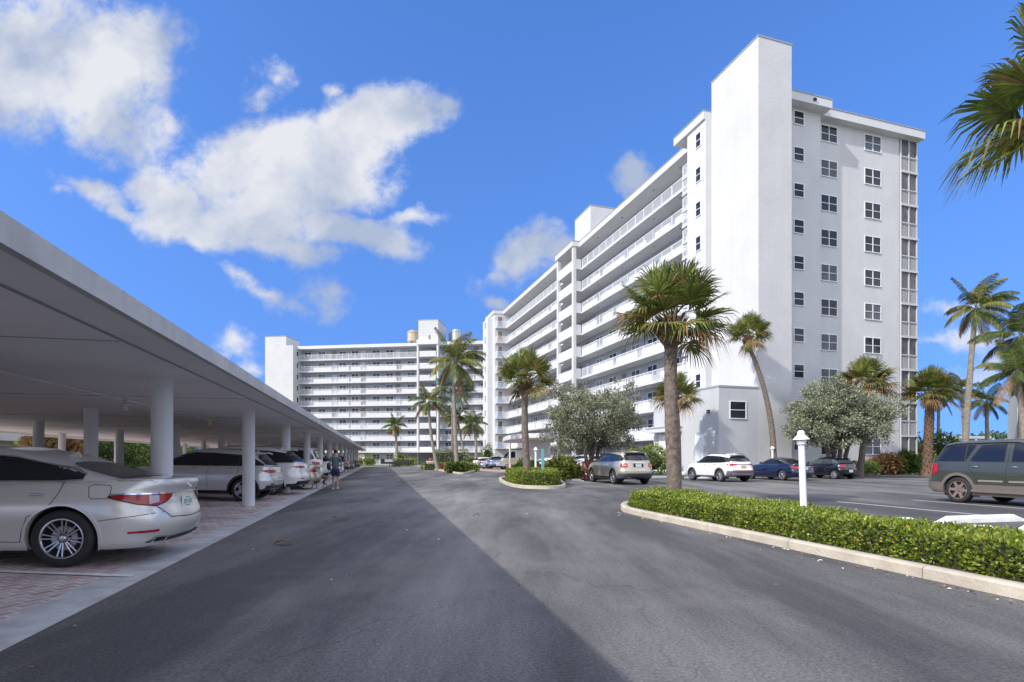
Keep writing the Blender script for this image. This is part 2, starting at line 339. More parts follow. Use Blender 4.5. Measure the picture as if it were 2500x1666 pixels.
def paver_mat(name, c1, c2, mortar, rot, sc=1.0):
    m = bpy.data.materials.new(name); m.use_nodes = True; t = m.node_tree; n = t.nodes; l = t.links
    p = n['Principled BSDF']; p.inputs['Roughness'].default_value = .8
    tc = n.new('ShaderNodeTexCoord'); mp = n.new('ShaderNodeMapping'); l.new(tc.outputs['Object'], mp.inputs[0]); mp.inputs['Rotation'].default_value = (0,0,rot)
    b = n.new('ShaderNodeTexBrick'); l.new(mp.outputs[0], b.inputs['Vector'])
    b.inputs['Color1'].default_value = (*c1,1); b.inputs['Color2'].default_value = (*c2,1); b.inputs['Mortar'].default_value = (*mortar,1)
    b.inputs['Scale'].default_value = sc; b.inputs['Brick Width'].default_value = .23; b.inputs['Row Height'].default_value = .115
    b.inputs['Mortar Size'].default_value = .007; b.inputs['Mortar Smooth'].default_value = .3
    x = n.new('ShaderNodeTexNoise'); x.inputs['Scale'].default_value = 1.1; x.inputs['Detail'].default_value = 7; l.new(tc.outputs['Object'], x.inputs['Vector'])
    r = n.new('ShaderNodeValToRGB'); l.new(x.outputs['Fac'], r.inputs[0]); r.color_ramp.elements[0].position=.3; r.color_ramp.elements[1].position=.7
    r.color_ramp.elements[0].color=(.72,.72,.74,1); r.color_ramp.elements[1].color=(1.2,1.18,1.15,1)
    mx = n.new('ShaderNodeMix'); mx.data_type='RGBA'; mx.blend_type='MULTIPLY'; mx.inputs[0].default_value=1
    l.new(b.outputs['Color'], mx.inputs[6]); l.new(r.outputs[0], mx.inputs[7]); l.new(mx.outputs[2], p.inputs['Base Color'])
    bp = n.new('ShaderNodeBump'); bp.inputs['Strength'].default_value=.35; bp.inputs['Distance'].default_value=.01; l.new(b.outputs['Fac'], bp.inputs['Height']); bp.invert=True
    l.new(bp.outputs[0], p.inputs['Normal']); return m
M_asph = asphalt_mat()
M_pave = paver_mat('red_grey_pavers', (.40,.29,.285), (.58,.47,.465), (.86,.84,.84), R(13.4+90))
M_pave2 = paver_mat('pink_beige_pavers', (.42,.30,.24), (.52,.40,.33), (.55,.50,.45), R(-20))
M_sand = mat('sandy_soil', (.30,.27,.20), .95, col2=(.16,.19,.07), vscale=.05)
M_lawn = mat('lawn', (.11,.15,.03), .9, col2=(.22,.24,.06), vscale=.9, bump=1, bscale=60)
M_mulch = mat('brown_mulch', (.11,.06,.04), .95, var=.45, vscale=14, bump=1.2, bscale=30)
M_band = mat('concrete_edge_band', (.50,.50,.51), .85, var=.22, vscale=2.4, bump=.3, bscale=20)
M_line = mat('white_road_paint', (.74,.74,.74), .75, var=.14, vscale=6)
mb = MB(); mb.box(-3500, 3500, -300, 6500, -1.5, -.012); g = mb.build('ground', M_sand); g['kind'] = 'structure'
fe = lambda E, c: FE.w(E, c)
sheet('road_asphalt', [fe(-2.6,-20), fe(60,-20), fe(60,34), fe(38,52), fe(30,62), fe(22,120), fe(-24,132), fe(-26,97), fe(-2.6,97)], 0, M_asph)
# pavers under the carport rise gently away from the road
def pz(E): return .033*max(0, min(-2.6-E, 6.4))
mb = MB()
Es = [-3.05,-9.0,-19.5]
for i in range(len(Es)-1):
    a, b = Es[i], Es[i+1]
    mb.add([(*fe(b,-12).xy,pz(b)), (*fe(a,-12).xy,pz(a)), (*fe(a,97).xy,pz(a)), (*fe(b,97).xy,pz(b))], [(0,1,2,3)])
o = mb.build('paver_floor', M_pave); o['kind'] = 'structure'
mb = MB(); mb.add([(*fe(-3.05,-12).xy,pz(-3.05)), (*fe(-2.58,-12).xy,.006), (*fe(-2.58,97).xy,.006), (*fe(-3.05,97).xy,pz(-3.05))], [(0,1,2,3)])
o = mb.build('paver_edge_band', M_band); o['kind'] = 'structure'
sheet('lawn_behind_carport', [fe(-19.5,-20), fe(-19.5,100), fe(-60,100), fe(-60,-20)], .0, M_lawn)
sheet('paver_forecourt', [at(1150,64,.012), at(1290,52,.012), at(1345,68,.012), at(1290,92,.012), at(1160,100,.012), at(1060,112,.012), at(1000,106,.012), at(1030,96,.012)], .012, M_pave2)
sheet('path_far', [at(1006,112,.013), at(1095,112,.013), at(1090,121.5,.013), at(1010,121.5,.013)], .013, M_pave2)
sheet('lawn_far', [at(880,100,.014), at(1000,103,.014), at(1004,121.5,.014), at(860,121.5,.014)], .014, M_lawn)
# lawn and walk by the right block
LW = 0.15
mb = MB()
lawn_pts = [at(1560,40.5), at(1700,39.6), at(1830,41.5), at(1960,43.4), at(2100,46.8), at(2220,50.5), at(2420,54), at(2700,62), at(2900,110), at(2300,110), at(1900,60), at(1600,60)]
mb.prism([(p.x,p.y) for p in lawn_pts], -.005, LW); o = mb.build('lawn_by_block', M_lawn); o['kind'] = 'structure'
def kerb(name, pts, w=.16, h=.13, m=None, seg=1.8, closed=False):
    """kerb as separate stones along a smoothed line, rounded top"""
    m = m or M_conc
    P = [Vector((p[0],p[1],0)) for p in pts]
    if closed: P.append(P[0])
    # resample
    out = [P[0]]; 
    for a, b in zip(P[:-1], P[1:]):
        n = max(1, int((b-a).length/.25)); out += [a.lerp(b, (i+1)/n) for i in range(n)]
    mb = MB(); acc = 0; start = 0
    prof = [(0,0),(0,h*.8),(.022,h*.94),(.05,h),(w-.03,h),(w,h*.9),(w,0)]
    def ring(i, sh=0):
        t = (out[min(i+1,len(out)-1)]-out[max(i-1,0)]).normalized(); nrm = Vector((-t.y,t.x,0)); q = out[i]+t*sh
        return [(q.x+nrm.x*a, q.y+nrm.y*a, z) for a, z in prof]
    k = len(prof); runs = []; cur = [0]
    for i in range(1, len(out)):
        acc += (out[i]-out[i-1]).length; cur.append(i)
        if acc > seg: runs.append(cur); cur = [i]; acc = 0
    if len(cur) > 1: runs.append(cur)
    for r in runs:
        vs = []
        for j, i in enumerate(r): vs += ring(i, .006 if j == 0 else (-.006 if j == len(r)-1 else 0))
        fs = [(a*k+b, (a+1)*k+b, (a+1)*k+b+1, a*k+b+1) for a in range(len(r)-1) for b in range(k-1)]
        fs += [tuple(range(k)), tuple(range((len(r)-1)*k, len(r)*k))[::-1]]
        mb.add(vs, fs)
    o = mb.build(name, m, smooth=40); o['kind'] = 'structure'; return o
kerb('kerb_by_block', [(p.x, p.y-.02) for p in [at(1500,41.5), at(1560,40.5), at(1700,39.6), at(1830,41.5), at(1960,43.4), at(2100,46.8), at(2220,50.5), at(2420,54), at(2700,62)]], w=.16, h=.16)
# painted bay lines
mb = MB()
def line(p, q, w=.1, z=.006):
    p, q = Vector(p), Vector(q); t = (q-p).normalized(); n = Vector((-t.y,t.x,0))*w/2
    z0 = p.z if p.z else z; z1 = q.z if q.z else z
    mb.add([(p.x-n.x,p.y-n.y,z0),(q.x-n.x,q.y-n.y,z1),(q.x+n.x,q.y+n.y,z1),(p.x+n.x,p.y+n.y,z0)], [(0,1,2,3)])
for E in (11.1,14.05,17.0,20.0,23.0,26.0): line(fe(E,9.0), fe(E,14.6))
for E in (8.6,11.5,14.4,17.4,20.4): line(fe(E,7.9), fe(E,2.6))
for i, (E, c) in enumerate(((11.7,28.3),(14.8,29.2),(18.1,29.8),(21.6,31.0),(25.0,32.1),(28.3,33.6),(31.5,35.2),(34.6,37.0),(37.8,39.0))): line(fe(E,c), fe(E+.1,c+5.0))
for k in range(14):
    c = 7.15+6.35*k
    line(Vector((*fe(-2.75,c).xy,pz(-2.75)+.012)), Vector((*fe(-9,c+1.6).xy,pz(-9)+.012)), .11)
    
o = mb.build('parking_lines', M_line); o['kind'] = 'structure'
mb = MB(); rs = random.Random(12); c_ = 15.0; E_ = .9; P_ = []
while c_ < 80: P_.append(fe(E_+rs.uniform(-.05,.05)-.004*c_, c_)); c_ += rs.uniform(.5,1.3)
for a_, b_ in zip(P_[:-1], P_[1:]):
    t_ = (b_-a_).normalized(); n_ = Vector((-t_.y,t_.x,0))*rs.uniform(.003,.007); mb.add([(*(a_-n_).xy,.003),(*(b_-n_).xy,.003),(*(b_+n_).xy,.003),(*(a_+n_).xy,.003)], [(0,1,2,3)])
o = mb.build('road_tar_seam', mat('tar_seam', (.03,.03,.032), .7)); o['kind'] = 'structure'
# islands: raised beds with kerbs
def catmull(pts, n=8, closed=True):
    P = [Vector(p) for p in pts]; k = len(P); out = []
    for i in range(k if closed else k-1):
        p0,p1,p2,p3 = (P[(i-1)%k],P[i],P[(i+1)%k],P[(i+2)%k]) if closed else (P[max(i-1,0)],P[i],P[i+1],P[min(i+2,k-1)])
        for j in range(n):
            t = j/n
            out.append(.5*((2*p1)+(-p0+p2)*t+(2*p0-5*p1+4*p2-p3)*t*t+(-p0+3*p1-3*p2+p3)*t**3))
    if not closed: out.append(P[-1])
    return out
isl1 = catmull([fe(5.97,-6), fe(5.97,4), fe(5.97,8), fe(5.97,12.2), fe(6.15,13.4), fe(6.75,14.6), fe(7.5,15.0), fe(8.15,14.6), fe(8.35,12.5), fe(8.1,10), fe(7.75,7), fe(7.7,3), fe(7.7,-6)], 6)
isl2 = catmull([at(1228,33.0), at(1245,28.5), at(1270,26.0), at(1310,25.0), at(1352,25.0), at(1371,26.3), at(1371,28.5), at(1364,32.0), at(1358,34.4), at(1330,40), at(1262,41.5), at(1228,37)], 6)
isl3 = catmull([at(1044,77.5), at(1085,60), at(1118,50.5), at(1130,49.5), at(1140,52), at(1158,62), at(1160,72), at(1120,88), at(1060,90), at(1042,84)], 6)
for nm, P, kk in (('bed_near', isl1, M_soil), ('bed_middle', isl2, M_mulch), ('bed_far', isl3, M_lawn)):
    c0 = sum(P, Vector())/len(P); inner = [p+(c0-p).normalized()*.08 for p in P]
    mb = MB(); mb.prism([(p.x,p.y) for p in inner], -.005, .10); o = mb.build(nm, kk); o['kind'] = 'structure'
kerb('kerb_near_bed', isl1[::-1], w=.17, h=.14, closed=True, seg=1.9)
kerb('kerb_middle_bed', isl2[::-1], w=.17, h=.15, closed=True)
kerb('kerb_far_bed', isl3[::-1], w=.18, h=.16, closed=True)
bedp = [at(1362,33.5), at(1410,34.2), at(1480,36.5), at(1590,39.5), at(1560,44), at(1440,41), at(1340,40)]
mb = MB(); mb.prism([(p.x,p.y) for p in bedp], -.005, .09); o = mb.build('bed_by_gold_suv', M_mulch); o['kind'] = 'structure'

rg_ = np.random.default_rng(77); mb = MB()
for i in range(420):
    q = rg_.random()
    if q < .45: E_, c_ = 5.9-abs(rg_.normal(0,.16)), rg_.uniform(1,13)
    elif q < .62: E_, c_ = -2.5+abs(rg_.normal(0,.35)), rg_.uniform(3,50)
    else: E_, c_ = rg_.uniform(-2.4,5.8), rg_.uniform(3.5,45)
    p_ = fe(E_, c_); a_ = rg_.uniform(0,6.3); l_ = rg_.uniform(.012,.038); d_ = Vector((math.cos(a_),math.sin(a_),0)); n_ = Vector((-d_.y,d_.x,0))*.35
    mb.add([(*(p_-d_*l_).xy,.006),(*(p_+n_*l_).xy,.016),(*(p_+d_*l_).xy,.007),(*(p_-n_*l_).xy,.010)], [(0,1,2,3)], int(rg_.random() < .3))
o = mb.build('leaf_crumbs', [M_dry, M_stop]); tag(o, 'scattered dry leaf crumbs and pale grit along the kerb and road', 'leaf litter', kind='stuff')
# ================================================================ BUILDINGS
rnd = random.Random(7)
# ---- shared window meshes: local x = width, z = height, faces -y, origin at centre of the opening, glass set back
def window_mesh(w, h, cols=2, rows=2, glass=M_glass, fr=.048, name='window'):
    g = MB(); g.box(-w/2, w/2, .0, .02, -h/2, h/2); gm = g.mesh(name, glass)
    f = MB(); t = fr
    f.box(-w/2-t, w/2+t, -.05, .0, h/2-.01, h/2+t); f.box(-w/2-t, w/2+t, -.07, .0, -h/2-t, -h/2+.01)
    f.box(-w/2-t, -w/2+.01, -.05, .0, -h/2+.01, h/2-.01); f.box(w/2-.01, w/2+t, -.05, .0, -h/2+.01, h/2-.01)
    zs = [-h/2+h*i/rows for i in range(1, rows)]
    for i in range(1, cols):
        x = -w/2+w*i/cols; f.box(x-t*.6, x+t*.6, -.045, -.002, -h/2+.012, h/2-.012)
    for z in zs:
        for i in range(cols):
            x0 = -w/2+w*i/cols+(t*.6 if i else .012); x1 = -w/2+w*(i+1)/cols-(t*.6 if i < cols-1 else .012)
            f.box(x0, x1, -.04, -.003, z-.022, z+.022)
    return gm, f.mesh('frame', M_frame)
WIN = {}
def add_window(parent, x, y, z, rz, w, h, cols=2, rows=2, kind=None, off=.012):
    """window part with its frame as a sub-part; rz turns the outward face"""
    k = kind if kind is not None else rnd.choice([0,0,0,1,2])
    key = (w,h,cols,rows,k)
    if key not in WIN: WIN[key] = window_mesh(w, h, cols, rows, (M_glass, M_blind2, M_blind)[k])
    gm, fm = WIN[key]
    d = Vector((math.sin(rz), -math.cos(rz)))*off
    o = put('window', gm, parent, (x+d.x, y+d.y, z), (0,0,rz)); put('frame', fm, o); return o
def zs(z): return EYE+(z-EYE)*RB.k
K = RB.k
# ================= RIGHT BLOCK (local axes: x across, y along the long side; scaled by K) =================
s0, t0 = 24.84, 31.96
rb = empty('apartment_building', RB.w(s0, t0, 0), RB.a, 'tall white ten storey block on the right with a windowless stair tower', 'building')
def bx(mb, x0, x1, y0, y1, z0, z1, mi=0): return mb.box(x0*K, x1*K, y0*K, y1*K, max(zs(z0), -.3) if z0 != 0 else -.3, zs(z1), mi)
def rbuild(mb, name, mats, parent=None, smooth=False):
    mb.o = (s0*K, t0*K, 0); return mb.build(name, mats, parent or rb, smooth)
ZF = [25.55-2.77*i for i in range(9)]
def holebox(mb, x0, x1, y0, y1, z0, z1): bx(mb, x0, x1, y0, y1, z0, z1)
m_ = MB(); bx(m_, 31.0, 46.7, 34.6, 101, 0, 28.2); bx(m_, 31.06, 35.73, 33.9, 34.597, 0, 28.2)
wall = rbuild(m_, 'wall', M_white)
m_ = MB(); bx(m_, 30.985, 30.998, 39.503, 98.39, .5, 28.19); rbuild(m_, 'walkway_wall', M_walk)  # thin sheet over the white wall, carries the recess shade in its colour
m_ = MB(); bx(m_, 29.0, 46.95, 33.95, 99.6, 28.2, 28.82); bx(m_, 31.06, 36.05, 33.1, 33.95, 28.2, 28.82); bx(m_, 27.42, 29.0, 37.12, 41.2, 28.2, 28.82); bx(m_, 28.0, 29.0, 64.2, 70.0, 28.2, 28.82); bx(m_, 27.2, 29.0, 98.3, 104.5, 28.2, 28.82)
bx(m_, 29.0, 46.95, 99.6, 104.5, 28.2, 28.82)
roof = rbuild(m_, 'roof', M_white2)
m_ = MB(); bx(m_, 28.96, 46.99, 33.91, 104.55, 28.825, 28.9); bx(m_, 31.1, 36.09, 33.06, 33.91, 28.825, 28.9); bx(m_, 27.38, 28.96, 37.1, 41.24, 28.825, 28.9); bx(m_, 27.96, 28.96, 64.16, 70.04, 28.825, 28.9); bx(m_, 27.16, 28.96, 98.26, 104.55, 28.825, 28.9)
rbuild(m_, 'roof_coping', M_cap, roof)
m_ = MB(); bx(m_, 28.15, 31.057, 31.96, 37.1, 0, 31.1); tw = rbuild(m_, 'stair_tower', M_white)
m_ = MB(); bx(m_, 28.11, 31.09, 31.92, 37.14, 31.1, 31.2); rbuild(m_, 'coping', M_cap, tw)
m_ = MB(); bx(m_, 27.6, 30.999, 37.102, 39.5, 0, 28.2); vol = rbuild(m_, 'stair_wall', M_white2)
m_ = MB(); bx(m_, 27.4, 30.999, 98.4, 104.3, 0, 28.2); vol2 = rbuild(m_, 'far_wall', M_white2)
m_ = MB(); bx(m_, 26.4, 27.4, 99.8, 103.2, 0, 27.6); rbuild(m_, 'far_pier', M_white2)
# annex at the foot of the tower
m_ = MB(); bx(m_, 24.84, 28.147, 31.96, 40.2, 0, 6.3); ax = rbuild(m_, 'annex_wall', M_grey)
m_ = MB(); bx(m_, 24.8, 28.147, 31.92, 40.24, 6.302, 6.42); rbuild(m_, 'coping', M_cap, ax)
def lw(parent, s, t, z, side, w, h, cols=2, rows=2, kind=None):
    rz = {'front':0, 'left':-math.pi/2}[side]
    return add_window(parent, (s-s0)*K, (t-t0)*K, zs(z), rz, w*K, h*K, cols, rows, kind)
for i in range(10):
    lw(rb, 33.6, 33.9, 27.46-2.77*i, 'front', .92, 1.0, 1, 2, 0)
    lw(rb, 37.3, 34.6, 27.27-2.77*i, 'front', 1.62, 1.25, 2, 2, rnd.choice([0,1,0,1]))
    lw(rb, 41.9, 34.6, 27.3-2.77*i, 'front', 1.72, 1.25, 2, 2, rnd.choice([0,1,0,1]))
for i in range(9):
    lw(rb, 27.6, 38.0, 27.0-2.77*i, 'left', .62, 1.1, 1, 2, 0)
    lw(rb, 26.4, 101.4, 26.6-2.77*i, 'left', .7, 1.2, 1, 2, 0)
lw(rb, 26.4, 31.96, 4.75, 'front', 1.3, 1.15, 1, 2, 0)
m_ = MB(); bx(m_, 24.80, 24.838, 33.6, 34.55, .6, 3.15); dr = rbuild(m_, 'door', M_frame)
m_ = MB(); m_.ball((24.76*K, 33.72*K, zs(1.9)), .035, 8, 5); rbuild(m_, 'handle', M_steel, dr)
m_ = MB(); bx(m_, 24.81, 24.838, 37.0, 39.0, .5, 3.3)
for k in range(16): bx(m_, 24.795, 24.81, 37.0, 39.0, .55+k*.17, .66+k*.17)
rd = rbuild(m_, 'roller_door', M_frame)
m_ = MB(); bx(m_, 24.76, 24.838, 36.75, 36.98, .5, 3.4); bx(m_, 24.76, 24.838, 39.02, 39.25, .5, 3.4); rbuild(m_, 'door_frame', M_frame, rd)
m_ = MB(); bx(m_, 23.9, 24.838, 36.2, 39.8, 3.45, 3.75); bx(m_, 23.86, 24.838, 36.16, 39.84, 3.752, 3.84, 1); rbuild(m_, 'door_canopy', [M_white2, M_cap])
m_ = MB(); bx(m_, 24.7, 24.838, 32.9, 33.15, 4.6, 4.66); bx(m_, 24.7, 24.838, 32.9, 33.15, 4.74, 4.8); rbuild(m_, 'wall_vent', M_dark)
m_ = MB(); bx(m_, 23.6, 24.838, 34.0, 40.0, 0, .42); rbuild(m_, 'door_step', M_stop)
# penthouse
m_ = MB(); bx(m_, 32.0, 39.0, 67.3, 72.4, 28.9, 35.2); ph = rbuild(m_, 'lift_penthouse', M_white)
m_ = MB(); bx(m_, 31.95, 39.05, 67.25, 72.45, 35.2, 35.32); rbuild(m_, 'coping', M_cap, ph)
m_ = MB(); m_.tube([(33.0*K,40.0*K,zs(28.9)),(33.0*K,40*K,zs(30.4))], .05, 8); rbuild(m_, 'vent_pipe', M_steel)
m_ = MB(); bx(m_, 34.2, 34.45, 33.0, 33.09, 28.45, 28.62); rbuild(m_, 'roof_drain', M_dark)
# walkways on the long side
for i, z in enumerate(ZF):
    m_ = MB()
    for a, b in ((39.5, 64.3), (69.9, 98.4)): bx(m_, 29.3, 30.999, a+.002, b-.002, z-.2, z)
    rbuild(m_, 'walkway_slab', M_white2)
    for a, b in ((41.1, 64.25), (69.95, 97.6)):
        m_ = MB(); railing_mb(m_, 29.38*K, a*K, 29.38*K, b*K, zs(z), 1.14, .15, 1.75, .03)
        if i: 
            k = 0
            t = a+.3
            while t < b-3:
                Ln = rnd.choice([2.6, 3.4, 4.4, 5.0]); e_ = min(t+Ln, b-.1)
                bx(m_, 29.43, 29.53, t, e_, z, z+(.62 if i < 3 else .84)); t = e_+rnd.choice([.8,1.0,1.7])
        rbuild(m_, 'railing', M_rail)
    # stair landings at half height beside the tower
    m_ = MB(); bx(m_, 28.3, 29.28, 39.502, 41.3, z-1.5, z-1.34); bx(m_, 28.3, 29.28, 39.502, 41.3, z-.16, z-.001); ld = rbuild(m_, 'stair_landing', M_white2)
    m_ = MB()
    for dz in (-1.34, 0):
        railing_mb(m_, 28.36*K, 39.55*K, 28.36*K, 41.25*K, zs(z+dz), 1.1, .12, 1.7, .028); railing_mb(m_, 28.38*K, 41.22*K, 29.26*K, 41.22*K, zs(z+dz), 1.1, .12, .9, .028)
    rbuild(m_, 'railing', M_rail, ld)
    # lift block in the middle
    m_ = MB(); bx(m_, 28.32, 30.999, 64.302, 69.898, z-.2, z); bx(m_, 28.3, 28.5, 64.8, 69.4, z-.201, z+1.05); bx(m_, 28.62, 29.28, 64.31, 64.44, z-.2, z+1.1); bx(m_, 28.62, 29.28, 69.76, 69.89, z-.2, z+1.1)
    rbuild(m_, 'lift_lobby_parapet', M_white2)
    # corner balcony at the far end, with its little door
    m_ = MB(); bx(m_, 27.45, 29.3, 97.3, 98.398, z-.18, z); fs_ = rbuild(m_, 'far_balcony', M_white2)
    m_ = MB(); railing_mb(m_, 27.5*K, 97.34*K, 29.3*K, 97.34*K, zs(z), 1.14, .16, 1.8, .035); railing_mb(m_, 27.5*K, 97.4*K, 27.5*K, 98.3*K, zs(z), 1.14, .16, 1.0, .035); rbuild(m_, 'railing', M_rail, fs_)
    m_ = MB(); bx(m_, 28.05, 28.75, 98.33, 98.398, z+.02, z+2.1); rbuild(m_, 'door', rnd.choice([M_doorw, M_blind2]))
    m_ = MB(); bx(m_, 28.05, 28.65, 98.2, 98.32, z+.1, z+.62+rnd.random()*.3); rbuild(m_, 'reflection_patch', rnd.choice([M_bluerefl, M_bluerefl, M_orange]))  # coloured reflections by the railing, put in as flat coloured boxes
m_ = MB()
for t in (64.3, 69.4): bx(m_, 28.2, 28.6, t, t+.5, 0, 28.2)
rbuild(m_, 'lift_column', M_white2)
# windows, doors and downlights of the walkways
tw_ = [43.0, 46.4, 50.3, 53.7, 59.0, 62.5, 73.5, 77.0, 82.6, 86.0, 91.4, 94.8]
for i in range(1, 10):
    z = (ZF+[.62])[i] if i < 9 else .62
    for j, t in enumerate(tw_):
        if i < 3 and t < 60: continue
        add_window(rb, (30.984-s0)*K, (t-t0)*K, zs(z+1.55), -math.pi/2, 1.75*K, 1.1*K, 2, 2, rnd.choice([0,0,1,2]))
for z in ZF[1:]+[.62]:
    for t in (56.4, 66.0, 68.3, 80.0, 89.0):
        m_ = MB(); bx(m_, 30.93, 30.984, t-.48, t+.48, z+.01, z+2.12); rbuild(m_, 'door', rnd.choice([M_door, M_door, M_doorw]))
for z in ZF+[28.37]:
    m_ = MB()
    for t in (44, 48.5, 55, 61, 73, 79, 85, 91): m_.lathe([(0,-.05),(.13,-.05),(.15,0)], (30.0*K, t*K, zs(z-.2)-.002), 10)
    rbuild(m_, 'downlight', M_steel)
# corner screens on the near end
for i in range(10):
    z = 25.55-2.77*i
    m_ = MB(); bx(m_, 44.95, 46.65, 34.55, 34.6-.003, z+.0, z+2.58); sc_ = rbuild(m_, 'balcony_screen', M_screen)
    m_ = MB()
    for x in (44.86, 45.76, 46.66): bx(m_, x, x+.085, 34.46, 34.549, z, z+2.58)
    bx(m_, 44.86, 46.78, 34.4, 34.549, z+2.581, z+2.765)
    bx(m_, 44.86, 46.78, 34.44, 34.459, z+1.12, z+1.2)
    for k in range(14):
        x = 44.99+k*.122; 
        if abs(x-45.8) > .09: bx(m_, x, x+.019, 34.5, 34.53, z+.02, z+1.12)
    rbuild(m_, 'screen_frame', mat('screen_frame_grey', (.50,.51,.53), .6), sc_)
m_ = MB(); bx(m_, 46.703, 46.8, 34.5, 36.5, 0, 28.2); rbuild(m_, 'corner_post', M_white2)
# entrance canopy (porte-cochere) standing in front of the lift block
m_ = MB()
ec = [at(1232,70), at(1262,62), at(1330,60), at(1345,66), at(1345,78), at(1240,80)]
can = empty('entrance_canopy', at(1290,70), 0, 'white flat entrance canopy on a broad pier in front of the long white block', 'canopy')
m_.o = tuple(can.location); m_.prism([(p.x,p.y) for p in catmull(ec,4)], 3.65, 4.15); m_.build('canopy_roof', M_white2, can)
m_ = MB(tuple(can.location)); m_.o = tuple(can.location)
a_ = at(1305,66); m_.box(a_.x-1.2, a_.x+1.9, a_.y, a_.y+.5, 0, 3.65); m_.build('pier', M_grey, can)
m_ = MB(); m_.o = tuple(can.location); a_ = at(1245,68); m_.tube([(a_.x,a_.y,0),(a_.x,a_.y,3.65)], .12, 10); m_.build('column', M_white2, can)
# ================= FAR BLOCK (local axes: x along the front, y away) =================
a0, b0 = -68.0, 121.0
lb = empty('apartment_building', LB.w(a0, b0, 0), LB.a, 'far white block behind the end of the road with solid white balcony bands', 'building')
def lbuild(mb, name, mats, parent=None): mb.o = (a0, b0, 0); return mb.build(name, mats, parent or lb)
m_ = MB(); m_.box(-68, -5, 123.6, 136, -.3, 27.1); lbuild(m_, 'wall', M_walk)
m_ = MB(); m_.box(-68, -38.6, 121.5, 136, 27.1, 27.8); m_.box(-38.6, -33.6, 120.2, 136, 27.1, 28.2); m_.box(-33.6, -5, 121.5, 136, 27.1, 27.8); rf = lbuild(m_, 'roof', M_white2)
m_ = MB(); m_.box(-75.8, -70.5, 121, 127, -.3, 30.1); t_ = lbuild(m_, 'stair_tower', M_white)
m_ = MB(); m_.box(-75.85, -70.45, 120.95, 127.05, 30.1, 30.25); lbuild(m_, 'coping', M_cap, t_)
m_ = MB(); m_.box(-70.498, -68, 119.7, 123.597, -.3, 27.7); lbuild(m_, 'stair_wall', M_white)
m_ = MB(); m_.box(-38.4, -33.8, 121.0, 128, 28.2, 32.7); ph = lbuild(m_, 'lift_penthouse', M_white)
m_ = MB(); m_.box(-38.45, -33.75, 120.95, 128.05, 32.7, 32.85); lbuild(m_, 'coping', M_cap, ph)
m_ = MB(); m_.box(-36.0, -35.6, 120.93, 120.998, 28.25, 29.3); lbuild(m_, 'louvre', M_doorw, ph)
def cooling(a, b, m):
    mb = MB(); pr = [(1.15,0),(1.35,.25),(1.35,.5),(1.3,.55),(1.3,2.1),(1.4,2.15),(1.4,2.35),(.95,2.5),(.95,2.7),(0,2.7)]
    mb.lathe(pr, (a,b,28.4), 12)
    for k in range(6): an = k*math.pi/3; mb.box(a+1.1*math.cos(an)-.06, a+1.1*math.cos(an)+.06, b+1.1*math.sin(an)-.06, b+1.1*math.sin(an)+.06, 27.8, 28.45)
    return lbuild(mb, 'cooling_tower', m)
cooling(-40.6, 124, mat('beige_tank', (.50,.43,.30), .7, var=.15)); cooling(-31.6, 127, M_steel); cooling(-30.4, 124.5, M_steel)
for i in range(9):
    zb_ = 24.4-2.7*i; z = zb_+.22
    for (x0, x1) in ((-67.998, -38.502), (-33.698, -6)):
        m_ = MB(); m_.box(x0, x1, 122, 123.598, zb_, z); sl = lbuild(m_, 'balcony_slab', M_white2)
        if i:
            m_ = MB()
            segs = [(-64.2,-59.6),(-58.1,-55.4),(-55.0,-52.5),(-51.2,-43.9),(-42.6,-38.55)] if x0 < -40 else [(-31.2,-26.8),(-25.4,-22.0),(-20.6,-8)]
            for a, b in segs: m_.box(a, b, 122.0, 122.12, z, z+.86)
            lbuild(m_, 'parapet', M_white2, sl)
        m_ = MB(); railing_mb(m_, x0+.05, 122.2, x1-.05, 122.2, z, 1.2, .22, 1.55, .05)
        lbuild(m_, 'railing', M_rail, sl)
    m_ = MB(); m_.box(-38.5, -33.7, 120.6, 123.598, zb_, z); m_.box(-38.0, -34.2, 120.5, 120.7, zb_-.002, z+1.05); lbuild(m_, 'lift_lobby_parapet', M_white2)
    m_ = MB(); m_.box(-37.7, -37.3, 123.5, 123.598, z+1.1, z+1.4); m_.box(-36.0, -34.3, 123.55, 123.598, z+.0, z+2.1); lbuild(m_, 'lobby_door', M_doorw)
m_ = MB(); m_.box(-38.6, -38.2, 120.4, 121.4, 0, 27.1); m_.box(-34.0, -33.6, 120.4, 121.4, 0, 27.1); lbuild(m_, 'lobby_column', M_white2)
wl = [(-64.9,1),(-60.8,1),(-54.6,1),(-50.9,1),(-44.7,1),(-40.7+.0,1)]
def a_of(px, b=123.6): k = (px-1250)/1350; return b*(.99*k-.139)/(.99+.139*k)
wpx = [(500,1),(628,1),(745,0),(823,1),(937,1),(1010,0),(1132,1),(1257,1),(1335,0),(1455,1),(1805,1),(1935,1),(2060,0),(2135,1)]
for i in range(10):
    z = 24.62-2.7*i
    for q, isw in wpx:
        a = a_of(620+q/3.795)
        if i == 9 and q < 1000: continue
        if isw: add_window(lb, a-a0, 123.6-b0, z+1.55, 0, 1.7, 1.05, 2, 2, rnd.choice([0,0,1,2]))
        else:
            m_ = MB(); m_.box(a-.55, a+.55, 123.53, 123.598, z+.01, z+2.15); lbuild(m_, 'door', rnd.choice([M_doorw, M_door, M_door]))
for i in range(6): add_window(lb, -68-a0, 121.6-b0, 26.0-2.7*i, math.pi/2, .8, 1.1, 1, 2, 0)
m_ = MB(); m_.box(-41.5, -33, 115.5, 121.9, 2.75, 3.05); lbuild(m_, 'entrance_canopy', M_white2)
m_ = MB(); m_.prism([(-43.5,119.5),(-40.2,119.5),(-40.2,119.9),(-43.5,119.9)], 0, .6)
